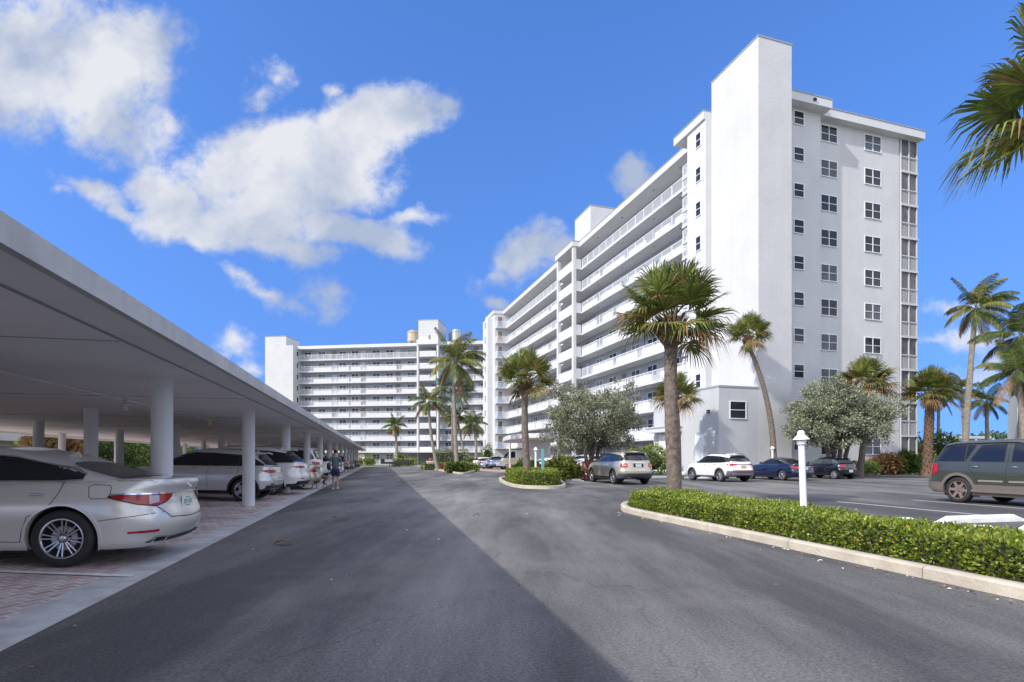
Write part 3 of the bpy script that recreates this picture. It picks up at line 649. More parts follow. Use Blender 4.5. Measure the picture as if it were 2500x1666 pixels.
m_.add([(-43.6,119.4,2.7),(-43.6,119.9,2.7),(-39.4,119.9,.2),(-39.4,119.4,.2),(-43.6,119.4,.2),(-43.6,119.9,.2)], [(0,1,2,3),(0,3,4),(1,5,2),(0,4,5,1)]); lbuild(m_, 'stair_ramp_wall', M_white2)
m_ = MB(); m_.box(-55.0, -52.0, 123.0, 123.598, .0, 2.6); lbuild(m_, 'store_door', mat('beige_door', (.62,.58,.50), .7))
# ================= low buildings further off =================
def simple_building(name, loc, rz, w, d, h, label, floors, m=M_white):
    r = empty(name, loc, rz, label, 'building')
    mb = MB(); mb.box(0, w, 0, d, -.2, h); mb.build('wall', m, r)
    mb = MB(); mb.box(-.4, w+.4, -.4, d+.4, h, h+.5); mb.build('roof', M_white2, r)
    for f in range(floors):
        z = 1.6+f*3.0
        n = int(w/4)
        for k in range(n): add_window(r, 2+k*w/n, 0, z, 0, 1.8, 1.2, 2, 2, rnd.choice([0,1]))
        if f:
            mb = MB(); mb.box(0, w, -1.3, -.003, f*3.0-.2, f*3.0); mb.box(0, w, -1.3, -1.2, f*3.0, f*3.0+.9); mb.build('balcony', M_white2, r)
    return r
simple_building('villa', FE.w(-30,47), R(103.4), 19.5, 10, 6.5, 'low white house glimpsed under the carport on the far left, behind the silver sedan', 2)
simple_building('villa', FE.w(-40,92), R(103.4), 22, 10, 6, 'pale house behind the green bushes seen through the carport columns', 2)
simple_building('apartment_building', at(2484,75), R(-36), 22, 10, 14.5, 'white block at the right edge of the photo behind the tall coconut palms', 4)
# low white jetty rail and pavilion at right
r = empty('pergola', at(2330,88), R(4), 'low open white pergola far off beyond the dark green wagon', 'pergola')
mb = MB()
for k in range(8): 
    for y in (0,3): mb.box(k*2.2, k*2.2+.25, y, y+.25, 0, 4.6)
mb.build('posts', M_white2, r)
mb = MB(); mb.box(-.3, 6.0, -.3, 3.6, 4.6, 5.0); mb.box(-.3, 16, -.3, 3.6, 3.2, 3.6); mb.build('beam', M_white2, r)
# ================================================================ CARPORT (local axes E across, c along)
cp = empty('carport', FE.w(-10.5, 4.15), FE.a, 'long flat roofed white concrete carport on round columns along the left of the road', 'carport')
CPO = (-10.5, 4.15, 0)
mb = MB(CPO); mb.box(-18.8, -2.38, -14, 95, 2.72, 2.84); mb.box(-18.4, -18.0, -14, 95, 2.60, 2.719); rf = mb.build('roof_slab', M_soff, cp)
mb = MB(CPO); 
mb.add([(-2.379,-14,2.70),(-2.30,-14,2.70),(-2.30,-14,2.90),(-2.379,-14,2.94),(-2.379,95,2.70),(-2.30,95,2.70),(-2.30,95,2.90),(-2.379,95,2.94)],
       [(0,1,2,3),(4,7,6,5),(0,4,5,1),(1,5,6,2),(2,6,7,3),(3,7,4,0)])
mb.build('roof_edge', M_fasc, rf)
mb = MB(CPO); mb.box(-2.9, -2.87, -14, 95, 2.705, 2.719); mb.build('drip_groove', M_cap, rf)
for k in range(-2, 15): mb = MB(CPO); mb.box(-18.7, -2.95, 7.3+6.35*k, 7.312+6.35*k, 2.712, 2.7195); mb.build('slab_joint', M_cap, rf)
mb = MB(CPO); mb.tube([(-5.7,-10,2.70),(-5.7,92,2.70)], .011, 6); mb.build('conduit', M_soff, rf)
cols = [(-3.6, 4.15+6.35*k) for k in range(15)]+[(-7.7, 4.6+6.4*k) for k in range(15)]+[(-11.9, 4.15+6.35*k) for k in range(15)]+[(-16.5, 2.5+6.35*k) for k in range(15)]
cmb = MB(); cmb.lathe([(.163,-.35),(.163,2.68),(.175,2.70),(.175,2.72)], (0,0,0), 28); cme = cmb.mesh('column', M_col, 40)
base = None
for E, c in cols: put('column', cme, cp, (E-CPO[0], c-CPO[1], 0))
# small lamps hanging from the slab
def ceil_lamp(E, c, kind, label):
    r = empty('ceiling_lamp', FE.w(E, c, 2.72), 0, label, 'lamp', 'lamps under the carport roof')
    mb = MB(); mb.lathe([(0,0),(.07,0),(.07,-.03),(.02,-.04),(.02,-.09)], (0,0,0), 12); mb.build('mount', M_white2, r, 40)
    mb = MB()
    if kind == 0: mb.lathe([(.03,-.08),(.09,-.11),(.09,-.14),(.06,-.16),(.05,-.17),(.055,-.22),(.04,-.26),(0,-.27)], (0,0,0), 14)
    else: mb.lathe([(.05,-.04),(.055,-.06),(.05,-.22),(0,-.23)], (0,0,0), 14)
    mb.build('lamp_shade', M_white2 if kind == 0 else mat('yellowed_shade', (.62,.55,.38), .5), r, 40)
ceil_lamp(-5.7, 14.4, 0, 'white bulb lamp under the carport roof, left of the nearest column')
ceil_lamp(-5.7, 20.9, 1, 'yellowed cylinder lamp under the carport roof above the silver suv')
ceil_lamp(-13.9, 21.5, 1, 'tiny brown cylinder lamp near the back edge of the carport roof')
# ================================================================ STREET LAMPS, POSTS, STOPS
def lamp_post(loc, h, label, tilt=0, r=.054, group='white bollard lamps'):
    e_ = empty('lamp_post', loc, 0, label, 'lamp post', group); e_.rotation_euler = (0, tilt, 0)
    mb = MB(); mb.lathe([(r*1.15,-.25),(r*1.15,.1),(r*1.05,.6),(r*1.0,h-.26)], (0,0,0), 18); mb.build('post', M_rail, e_, 40)
    mb = MB(); mb.lathe([(r*.9,h-.27),(r*1.5,h-.25),(r*1.6,h-.235),(r*1.25,h-.23),(r*1.25,h-.21),(r*1.7,h-.205),(r*1.75,h-.185),(r*1.3,h-.18),(r*1.3,h-.155)], (0,0,0), 18); mb.build('louvre', M_rail, e_, 40)
    mb = MB(); mb.lathe([(r*1.3,h-.155),(r*2.55,h-.165),(r*2.5,h-.15),(r*1.3,h-.085),(r*1.15,h-.07),(r*1.05,h-.02),(r*.6,h),(0,h+.005)], (0,0,0), 18); mb.build('cap', M_rail, e_, 40)
lamp_post(Vector((5.22,9.87,.1)), 1.76, 'near white lamp post leaning out of the long low hedge', tilt=-.035)
lamp_post(at(1308,32.5,.1), 1.95, 'white lamp post in the planting just behind the small hedged bed', r=.06)
lamp_post(at(1886,38.8,.1), 2.15, 'white lamp post by the foot of the curved fan palm, behind the navy sedan', r=.07)
mb = MB(); mb.box(-.055,.055,-.045,.045,-.3,1.75); o = mb.build('marker_post', M_teal, loc=at(1325,27.2,.1), rz=.3); tag(o, 'square teal post standing in the small hedged bed beside its fan palm', 'post')
wl_ = None
def wheel_stop(p, ang, L_, label, h=.13):
    mb = MB(); w = .085
    pr = [(-w,0),(-w*.95,h*.6),(-w*.55,h),(w*.55,h),(w*.95,h*.6),(w,0)]
    vs = []
    for x, sc, dz in ((-L_/2,1,0),(-L_/2+.01,1,0),(-L_/2+.28,1,1),(L_/2-.28,1,1),(L_/2-.01,1,0),(L_/2,1,0)):
        f = 1 if dz else (.32 if abs(abs(x)-L_/2) < .011 else .6)
        vs += [(x, y*sc, z*f+.003) for y, z in pr]
    n = 6; fs = [(i*n+j, (i+1)*n+j, (i+1)*n+j+1, i*n+j+1) for i in range(5) for j in range(n-1)]+[tuple(range(n)), tuple(range(5*n,6*n))[::-1]]
    mb.add(vs, fs); o = mb.build('wheel_stop', M_stop, loc=p, rz=ang); tag(o, label, 'wheel stop', 'white concrete wheel stops'); return o
wheel_stop(FE.w(12.45,9.15), FE.a, 2.3, 'long white wheel stop in the open bay right of the lamp post', .15)
wheel_stop(FE.w(9.75,9.15), FE.a, 2.2, 'white wheel stop half hidden behind the hedge, just right of the lamp post', .15)
wheel_stop(FE.w(10.0,7.75), FE.a, 2.0, 'white wheel stop whose top shows over the hedge in front of the long open one', .15)
wheel_stop(FE.w(12.55,7.75), FE.a, 2.2, 'white wheel stop cut by the right edge of the photo', .15)
wheel_stop(at(1388,33.0), R(14), 1.9, 'white wheel stop beside the brown mulch, left of the gold suv', .16)
wheel_stop(at(1612,38.6), R(20), 2.0, 'white wheel stop on the kerb side behind the foot of the tall palm', .16)
wheel_stop(at(1700,38.6), R(18), 1.9, 'white wheel stop in front of the white suv by the annex', .15)
wheel_stop(at(2160,48.0), R(22), 1.9, 'white wheel stop before the lawn right of the dark hatchback', .17)
wheel_stop(at(2215,49.0), R(22), 1.6, 'white wheel stop next to the grey car in front of the low plants', .17)
def cone(p, label, s=1.0):
    r = empty('traffic_cone', p, 0, label, 'traffic cone', 'orange traffic cones')
    mb = MB(); mb.box(-.18*s,.18*s,-.18*s,.18*s,0,.03); mb.build('base', M_cone, r)
    mb = MB(); mb.lathe([(.13*s,.03),(.12*s,.08),(.045*s,.78*s),(.0,.79*s)], (0,0,0), 14); mb.build('cone', M_cone, r, 40)
cone(at(1085.5,60,.0), 'orange cone at the front edge of the far palm bed', 1.15)
cone(at(1147,68,.1), 'orange cone at the right end of the far palm bed', 1.0)
cone(at(1248,60,.0), 'orange cone on the pink pavers below the yellow tape, by the van', 1.1)
# white picket fence by the roller door
r = empty('picket_fence', at(1590,43.5,LW), R(10), 'short white picket fence beside the roller door', 'fence')
mb = MB(); railing_mb(mb, 0,0,2.2,0,.05,1.15,.16,1.1,.05); mb.build('pickets', M_rail, r)
# barrier tape
a_, b_ = at(1228,62,1.0), at(1278,64,1.45)
mb = MB(); pts = [a_.lerp(b_, k/10)+Vector((0,0,-.35*math.sin(math.pi*k/10))) for k in range(11)]
for p, q in zip(pts[:-1], pts[1:]): mb.add([p, q, q+Vector((0,.02,.09)), p+Vector((0,.02,.09))], [(0,1,2,3)])
o = mb.build('barrier_tape', mat('yellow_tape', (.75,.6,.05), .5)); tag(o, 'sagging yellow barrier tape strung beside the white van', 'tape')
# fallen frond bits on the road
def leaf_litter(p, rz, L_, label):
    mb = MB(); n = 7; vs = []
    for i in range(n+1):
        t = i/n; w = .045*L_/.25*math.sin(math.pi*min(t*1.05,1))**.8+.003; z = .012+.05*math.sin(t*3.1)
        vs += [(t*L_-L_/2, -w, z+.02), (t*L_-L_/2, w, z+.015), (t*L_-L_/2, 0, z)]
    fs = []
    for i in range(n): b = i*3; fs += [(b, b+3, b+5, b+2), (b+2, b+5, b+4, b+1)]
    mb.add(vs, fs); o = mb.build('fallen_leaf', M_dry, loc=p, rz=rz); tag(o, label, 'leaf', 'dry leaves on the road')
leaf_litter(G(692,1331), .1, .30, 'dry brown leaf on the shaded asphalt, nearest the silver sedan')
leaf_litter(G(820,1269), -.3, .16, 'small dry leaf on the asphalt short of the walking man')
leaf_litter(G(1163,1262), .4, .16, 'small pale leaf on the sunlit asphalt in the middle of the road')
# ================================================================ PLANTS
def np_mesh(name, V, F, mats, mi=None, smooth=False):
    """V (n,3), F (m,4) arrays"""
    me = bpy.data.meshes.new(name); me.vertices.add(len(V)); me.vertices.foreach_set('co', np.asarray(V, np.float32).ravel())
    m, k = F.shape; me.loops.add(m*k); me.loops.foreach_set('vertex_index', F.astype(np.int32).ravel())
    me.polygons.add(m); me.polygons.foreach_set('loop_start', np.arange(0, m*k, k, dtype=np.int32)); me.polygons.foreach_set('loop_total', np.full(m, k, np.int32))
    for x in (mats if isinstance(mats, (list,tuple)) else [mats]): me.materials.append(x)
    if mi is not None: me.polygons.foreach_set('material_index', mi.astype(np.int32))
    if smooth: me.polygons.foreach_set('use_smooth', np.ones(m, bool))
    me.update(calc_edges=True); return me
def unit(a): return a/np.maximum(np.linalg.norm(a, axis=1, keepdims=True), 1e-9)
def leaves(rg, P, D, ln, wd, spread=.9):
    """one folded rhombic leaf per point P pointing about D"""
    n = len(P); D = unit(D+rg.normal(0, spread, (n,3))); Wd = unit(np.cross(D, rg.normal(0,1,(n,3))))
    l = (ln*rg.uniform(.6,1.25,n))[:,None]; w = (wd*rg.uniform(.7,1.2,n))[:,None]
    up = unit(np.cross(Wd, D))*w*.35
    V = np.stack([P, P+D*l*.5+Wd*w+up, P+D*l, P+D*l*.5-Wd*w+up], 1).reshape(-1,3)
    F = np.arange(4*n).reshape(n,4); return V, F
def fan_crown(seed, rad, nfr=44, droop=1.0, dry=.3, lowest=125, leafn=32, mats=None, lw_=.023):
    rg = np.random.default_rng(seed); V = []; F = []; MI = []
    def strip(pts, wd, wdir, mi):
        b = len(V); k = len(pts)
        for i, p in enumerate(pts):
            w = wd[i]*wdir; V.append(p-w); V.append(p+w)
        for i in range(k-1): F.append((b+2*i, b+2*i+1, b+2*i+3, b+2*i+2)); MI.append(mi)
    for f in range(nfr):
        q = (f+.5)/nfr; th = R(6+lowest*q**.85+rg.normal(0,10)); az = f*2.39996+rg.normal(0,.25)
        d = np.array([math.sin(th)*math.cos(az), math.sin(th)*math.sin(az), math.cos(th)])
        pl = rad*(.50+.14*rg.random())*(1.0-.12*q); bl = rad*(.56+.08*rg.random()); dr_ = droop*(.45+1.15*q*q)
        side = np.cross(d, [0,0,1.]); side = side/np.linalg.norm(side) if np.linalg.norm(side) > .05 else np.array([1.,0,0])
        nup = np.cross(side, d); nup /= np.linalg.norm(nup)
        base = d*.10*rad; tip = d*pl+np.array([0,0,-.05*rad*q])
        isdry = q > 1-dry*rg.uniform(.5,1.1); m = 2 if isdry and q > .8 else (1 if rg.random() < .22+q*.45 else 0)
        strip([base, (base+tip)/2+nup*.03, tip], [.022,.016,.012], side, 3 if m == 2 else 1)
        roll = rg.normal(0,.35); side2 = side*math.cos(roll)+nup*math.sin(roll); nup2 = np.cross(side2, d)
        for j in range(leafn):
            a = (j/(leafn-1)-.5)*R(215); fold = .35*abs(math.sin(a))
            dd = d*math.cos(a)+side2*math.sin(a)+nup2*(.32-fold*.2); dd /= np.linalg.norm(dd)
            L_ = bl*(1-.28*abs(a)/R(108))*rg.uniform(.88,1.08); st = tip+d*(.10*bl*math.cos(a))
            g = np.array([0,0,-1.])*L_*dr_*(.75 if m == 2 else .55)*rg.uniform(.7,1.3)
            wdir = np.cross(dd, nup2+.3*rg.normal(0,1,3)); wdir /= np.linalg.norm(wdir)
            w = lw_*rad/1.5
            pts = [st, st+dd*L_*.4+g*.08, st+dd*L_*.72+g*.36, st+dd*L_*.93+g*.95]
            mm = m
            if m < 2 and rg.random() < .04+.9*q*q*dry*2: mm = 2
            strip(pts, [w*.35, w, w*.7, w*.08], wdir, mm)
    return np_mesh('crown', np.array(V), np.array(F), mats or [M_fan, M_fan2, M_dry, M_boot], np.array(MI))
def feather_crown(seed, rad, nfr=20, mats=None, wind=(0.25,0,0), lowest=115, nuts=True):
    rg = np.random.default_rng(seed); V = []; F = []; MI = []
    def strip(pts, wd, wdir, mi):
        b = len(V)
        for i, p in enumerate(pts): V.append(p-wd[i]*wdir); V.append(p+wd[i]*wdir)
        for i in range(len(pts)-1): F.append((b+2*i, b+2*i+1, b+2*i+3, b+2*i+2)); MI.append(mi)
    wind = np.array(wind)
    for f in range(nfr):
        q = (f+.5)/nfr; th = R(12+lowest*q**1.1+rg.normal(0,6)); az = f*2.39996+rg.normal(0,.3)
        d = np.array([math.sin(th)*math.cos(az), math.sin(th)*math.sin(az), math.cos(th)])+wind*.5; d /= np.linalg.norm(d)
        L_ = rad*rg.uniform(.95,1.25); grav = np.array([0,0,-1.])+wind*.7
        m = 2 if q > .86 and rg.random() < .8 else (1 if rg.random() < .3 else 0)
        nseg = 14; P = []; p = np.zeros(3); dd = d.copy(); st = L_/nseg
        for i in range(nseg+1):
            P.append(p.copy()); dd = dd+grav*(.055+.085*i/nseg)*(1.2 if m == 2 else 1)*rg.uniform(.9,1.1); dd /= np.linalg.norm(dd); p = p+dd*st
        side = np.cross(d, [0,0,1.]); side = side/np.linalg.norm(side) if np.linalg.norm(side) > .1 else np.array([1.,0,0])
        strip(P, [.03*rad/2.5*(1-.8*i/nseg) for i in range(nseg+1)], side, 1)
        nl = 46
        for j in range(nl):
            u = .14+.86*j/nl; x = u*nseg; i = min(int(x), nseg-1); pt = P[i]+(P[i+1]-P[i])*(x-i); tg = P[i+1]-P[i]; tg = tg/np.linalg.norm(tg)
            ll = rad*.34*math.sin(math.pi*(.12+.80*u))**.7
            for s in (-1,1):
                o = side*s*1.0+tg*(.55+.5*u)+np.array([0,0,-.35-.25*rg.random()])+wind*.5; o /= np.linalg.norm(o)
                e1 = pt+o*ll*.55; e2 = pt+o*ll*.92+np.array([0,0,-.32*ll])
                w = .030*rad/2.5
                strip([pt, e1, e2], [w*.6, w, w*.1], tg, m if rg.random() > .06 else 2)
    return np_mesh('crown', np.array(V), np.array(F), mats or [M_cocog, M_fan2, M_dry], np.array(MI))
def palm(name, loc, crown_me, h, label, cat, group, lean=(0,0), bow=(0,0), r0=.19, r1=.13, bark=None, boots=True, scale=1, rz=0, flare=1.25, seed=1):
    """trunk from the ground to (lean) at height h, bowed in the middle"""
    rr = random.Random(seed); loc = Vector(loc)
    r = empty(name, loc, 0, label, cat, group)
    mb = MB(); pts = []; rad = []; n = 36
    for i in range(n+1):
        t = i/n; b = 4*t*(1-t)
        pts.append((lean[0]*t+bow[0]*b, lean[1]*t+bow[1]*b, -.15+(h+.15)*t)); w = r0+(r1-r0)*t
        rad.append(w*(1+(flare-1)*max(0,1-t*9))*(1+.03*math.sin(i*2.1)+rr.uniform(-.025,.025)))
    mb.tube(pts, rad, 18)
    if boots == 'rough':
        for i in range(170):
            t = (i/170)**.9; a = i*2.4; p = Vector(pts[int(t*n)]); w = rad[int(t*n)]
            o = Vector((math.cos(a), math.sin(a), 0)); s_ = Vector((-math.sin(a), math.cos(a), 0))*.07
            mb.add([p+o*w*.9-s_, p+o*w*.9+s_, p+o*(w+.10)+Vector((0,0,.16))+s_*.5, p+o*(w+.10)+Vector((0,0,.16))-s_*.5, p+o*(w+.02)+Vector((0,0,-.04))], [(0,1,2,3),(0,4,1)])
    mb.build('trunk', bark or M_bark, r, 60)
    top = Vector((lean[0], lean[1], h))
    if boots:
        mb = MB(); tr = r1*1.05; s_ = scale
        mb.lathe([(tr,-.3),(tr*1.3,-.12),(tr*1.9,.12),(tr*1.8,.34),(tr*1.1,.6),(0,.7)], tuple(top), 14)
        for i in range(60):
            a = i*2.39996; zz = -.1+.62*(i/60); w = tr*(1.5+.5*math.sin(i/60*3.1))
            o = Vector((math.cos(a), math.sin(a), 0)); sd_ = Vector((-math.sin(a), math.cos(a), 0))*.045; p = top+o*w*.85+Vector((0,0,zz)); e_ = p+o*(.17+.1*rr.random())+Vector((0,0,.22))
            mb.add([p-sd_, p+sd_, e_+sd_*.4, e_-sd_*.4, p-Vector((0,0,.06))+o*.03], [(0,1,2,3),(0,4,1),(4,0,3),(1,4,2)])
        mb.build('frond_boots', M_boot, r)
    put('crown', crown_me, r, top+Vector((0,0,.42*min(scale,1.3) if boots else 0)), (0,0,rz), (scale,)*3)
    return r
FA = fan_crown(3, 1.42, 40, .72, .08, 106, lw_=.025); FB = fan_crown(11, 1.42, 38, .72, .09, 104, lw_=.025); FC = fan_crown(21, 1.45, 36, .8, .18, 106, lw_=.025)
g_ = 'fan palms between the road and the buildings'
palm('fan_palm', (4.47,15.0,0), FA, 4.62, 'nearest whole fan palm, its thick trunk standing in the tip of the long hedge', 'palm tree', g_, (-.16,0), (-.06,0), .195, .16, scale=1.14, seed=3)
palm('fan_palm', at(1292,27.5,.1), FB, 4.7, 'fan palm on a bare trunk in the small bed ringed by the box hedge', 'palm tree', g_, (-.2,0), (-.1,0), .2, .15, scale=1.12, rz=1.3, seed=5)
palm('fan_palm', (11.75,38.95,LW-.15), FC, 5.2, 'fan palm partly hidden behind the trunk of the near palm, by the annex wall', 'palm tree', g_, (-.15,0), (.05,0), .2, .15, scale=1.2, rz=2.1, seed=6)
palm('fan_palm', (18.4,39.0,0), FB, 9.45, 'tall fan palm with a curved trunk in front of the windowless stair tower', 'palm tree', g_, (-1.75,0), (.62,0), .23, .14, scale=1.18, rz=.4, seed=7)
palm('fan_palm', at(2098,42.5,LW), FC, 6.35, 'fan palm rising behind the grey leaved tree at the right end of the block', 'palm tree', g_, (.5,0), (.1,0), .24, .17, boots=True, scale=1.55, rz=4.0, seed=8)
palm('fan_palm', at(2263,43.5,0), FA, 6.0, 'stout fan palm with a shaggy boot covered trunk just right of the block', 'palm tree', g_, (.25,0), (0,0), .36, .30, boots='rough', bark=M_boot, scale=1.5, rz=5.0, flare=1.5, seed=9)
FD = fan_crown(33, 1.8, 24, .9, .05, 112, leafn=38)
palm('fan_palm', (8.7,8.35,0), FD, 6.35, 'fan palm whose fronds hang into the top right corner of the photo', 'palm tree', g_, (.1,0), (0,0), .21, .16, scale=1.0, rz=.7, seed=10)
CA = feather_crown(5, 2.6, 20, wind=(.3,.05,0)); CB = feather_crown(8, 2.6, 18, wind=(.1,0,0)); CC = feather_crown(15, 2.6, 16, wind=(.35,0,0), lowest=105)
g2 = 'coconut palms around the blocks'
def coco(px, Y, z0, h, me, lab, lean=0, bow=0, sc=1, rz=0, r0=.2, r1=.12, seed=1): 
    return palm('coconut_palm', at(px, Y, z0), me, h, lab, 'palm tree', g2, (lean,0), (bow,0), r0, r1, bark=M_coco, boots=False, scale=sc, rz=rz, flare=1.35, seed=seed)
coco(1117, 57, .1, 11.3, CA, 'tallest coconut palm in the far bed, leaning a little to the left', -.4, -.1, 1.22, 0, .22, .15, 2)
coco(1070, 64, .1, 7.9, CC, 'shorter coconut palm at the left end of the far bed, bent to the left', -1.1, -.25, .95, 1, .2, .13, 3)
coco(1160, 86, 0, 6.8, CB, 'small coconut palm before the far block, right of the silver palm', -.3, .3, .92, 2, .22, .15, 4)
coco(1140, 92, 0, 8.4, CC, 'coconut palm half hidden behind the silver palm trunk', -1.7, 0, 1.0, 3, .2, .15, 5)
coco(969, 112, 0, 8.2, CB, 'lone small coconut palm on the lawn before the far block', -.4, .1, .95, 4, .3, .18, 6)
coco(2352, 55, 0, 16.4, CA, 'tall slender coconut palm standing alone right of the block', 1.25, -.1, 1.2, 5.4, .33, .2, 7)
coco(2485, 46, 0, 11.6, CB, 'coconut palm cut by the right edge with dark drooping fronds', .2, .2, 1.22, .5, .25, .16, 8)
coco(2505, 44, 0, 8.2, CC, 'lower coconut palm at the right edge with a pale smooth trunk', -.7, .1, 1.05, 1.5, .28, .16, 9)
coco(2412, 72, 0, 8.9, CB, 'small upright coconut palm above the white pergola', -.2, 0, 1.0, 2.5, .28, .18, 10)
coco(2372, 78, 0, 11.2, CC, 'thin coconut palm leaning left behind the tall slender one', -1.4, -.4, 1.1, 3.5, .2, .12, 11)
coco(2290, 70, 0, 9.6, CA, 'dark coconut palm seen behind the shaggy trunk of the stout fan palm', .1, 0, .95, 4.5, .24, .14, 12)
palm('coconut_palm', RB.w(49.6,46,0), CB, 20.2, 'coconut palm mostly hidden behind the right end of the block, high up', 'palm tree', g2, (0,0), (.2,0), .25, .15, bark=M_coco, boots=False, scale=1.1, seed=13)
BIS = fan_crown(41, 3.4, 46, .5, .05, 125, 34, [M_bis, M_bis, M_fan2, M_bis], .034)
palm('silver_palm', at(1107,90,0), BIS, 12.2, 'big silver blue fan palm behind the tallest coconut palm of the far bed', 'palm tree', None, (0,0), (0,0), .42, .34, scale=1.05, boots=True, seed=20)
# ---------------------------------------------------------------- bushy trees
def bushy_tree(name, loc, cx, cz, rx, ry, rz_, label, seed, leafm, n_cl=420, per=34, lsz=.10, trunks=((0,0),), group=None, base_r=.16, gaps=.25, cat='tree'):
    rg = np.random.default_rng(seed); rr = random.Random(seed)
    r = empty(name, loc, 0, label, cat, group)
    dirs = unit(rg.normal(0,1,(n_cl,3))); rad = rg.uniform(.45,1,n_cl)**.45
    lob = 1+.20*np.sin(dirs[:,0]*6+seed)+.15*np.sin(dirs[:,1]*7+seed*2)+.16*np.sin(dirs[:,2]*8+seed+dirs[:,0]*5)+.09*rg.normal(0,1,n_cl)
    Cn = dirs*rad[:,None]*lob[:,None]*np.array([rx,ry,rz_])+np.array([cx,0,cz])
    Cn = Cn[Cn[:,2] > cz-rz_*.98]
    hole = np.sin(Cn[:,0]*2.6+seed)*np.sin(Cn[:,2]*3.1+seed*2)+.6*np.sin(Cn[:,1]*2.2+Cn[:,0]*1.7)
    Cn = Cn[hole < .95]
    P = np.repeat(Cn, per, 0); off = rg.normal(0,1,P.shape)*np.array([.15,.15,.13])*(rx/2.4)**.5; P = P+off
    out_ = unit(P-np.array([cx,0,cz-rz_*.4]))
    V, F = leaves(rg, P, out_*.8+np.array([0,0,.35]), lsz, lsz*.30, .75)
    MI = (rg.random(len(P)) < .05).astype(int)
    put('crown', np_mesh('crown', V, F, leafm, MI), r)
    mb = MB()
    cl = [Vector(c) for c in Cn]
    heads = []
    for tx, ty in trunks:
        p0 = Vector((tx*.25, ty*.2, -.1)); p1 = Vector((cx*.5+tx*.6, ty*.5, cz-rz_*.95)); p2 = Vector((cx+tx*1.5, ty*1.2, cz-rz_*.2))
        mb.tube([p0, p0.lerp(p1,.5)+Vector((rr.uniform(-.1,.1),0,0)), p1, p1.lerp(p2,.5)+Vector((rr.uniform(-.1,.1),0,.05)), p2], [base_r,base_r*.8,base_r*.7,base_r*.5,base_r*.2], 9)
        heads.append((p1, p1.lerp(p2,.5), p2))
    for k in range(70):
        c = rr.choice(cl); hd = min(heads, key=lambda h: (h[2]-c).length); s_ = rr.choice(hd[:2] if c.z < cz else hd); m_ = s_.lerp(c,.5)+Vector((rr.uniform(-.2,.2), rr.uniform(-.2,.2), rr.uniform(-.05,.25)))
        mb.tube([s_, m_, c], [base_r*.32, base_r*.2, base_r*.06], 6)
    mb.build('trunk', M_wood, r, 60); return r
bushy_tree('silver_leaved_tree', at(1450,36.5,0), -.35, 3.95, 2.95, 2.4, 2.0, 'round grey green tree with dark twisting stems, behind the gold suv', 4, [M_olive, M_silver2], 680, 60, .135, ((-.7,.3),(.1,-.2),(.8,.2),(-.2,.6)), 'grey leaved trees beside the parked cars')
bushy_tree('silver_leaved_tree', at(2045,38.8,0), -.1, 4.25, 3.0, 2.5, 2.0, 'broad grey leaved tree over the navy and black cars', 9, [M_silver, M_olive], 980, 62, .155, ((-1.1,.3),(.3,-.3),(1.5,.3),(-.3,.6)), 'grey leaved trees beside the parked cars', base_r=.19)
def shrub(name, loc, rx, ry, rz_, label, m, n=1500, lsz=.09, seed=1, group=None, box=False, cat='shrub', twig=True):
    rg = np.random.default_rng(seed)
    r = empty(name, loc, 0, label, cat, group)
    if box:
        u = rg.uniform(-1,1,(n,3)); ax = rg.integers(0,5,n); 
        for i in range(n):
            a = ax[i]
            if a == 4: u[i,2] = 1
            else: u[i,a//2] = 1 if a % 2 else -1
        nz = u.copy(); P = np.stack([u[:,0]*rx, u[:,1]*ry, (u[:,2]+1)*.5*rz_*2-.0], 1)*rg.uniform(.90,1.03,(n,1)); out_ = unit(nz)
    else:
        d_ = unit(rg.normal(0,1,(n,3))); lob = 1+.15*np.sin(d_[:,0]*5+seed)+.12*np.sin(d_[:,1]*7+seed)+.08*rg.normal(0,1,n)
        P = d_*lob[:,None]*np.array([rx,ry,rz_])*(rg.uniform(.5,1,n)**.35)[:,None]+np.array([0,0,rz_*.92]); P[:,2] = np.abs(P[:,2]); out_ = d_
    V, F = leaves(rg, P, out_+np.array([0,0,.35]), lsz, lsz*.34, .6)
    put('foliage', np_mesh('foliage', V, F, m if isinstance(m,(list,tuple)) else [m], (rg.random(len(P)) < .1).astype(int) if isinstance(m,(list,tuple)) and len(m) > 1 else None), r)
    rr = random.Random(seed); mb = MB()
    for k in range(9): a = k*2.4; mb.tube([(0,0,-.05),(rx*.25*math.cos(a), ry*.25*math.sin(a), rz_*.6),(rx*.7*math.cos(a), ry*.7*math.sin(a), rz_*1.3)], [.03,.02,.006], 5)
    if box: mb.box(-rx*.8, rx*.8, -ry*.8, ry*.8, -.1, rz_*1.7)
    else: mb.ball((0,0,rz_*.9), (rx*.62, ry*.62, rz_*.62), 10, 6)  # dark core among the leaves, their inner shade put into its colour
    mb.build('stems', mat('leafy_shade', (.03,.045,.015), .9, var=.4, vscale=8), r); return r
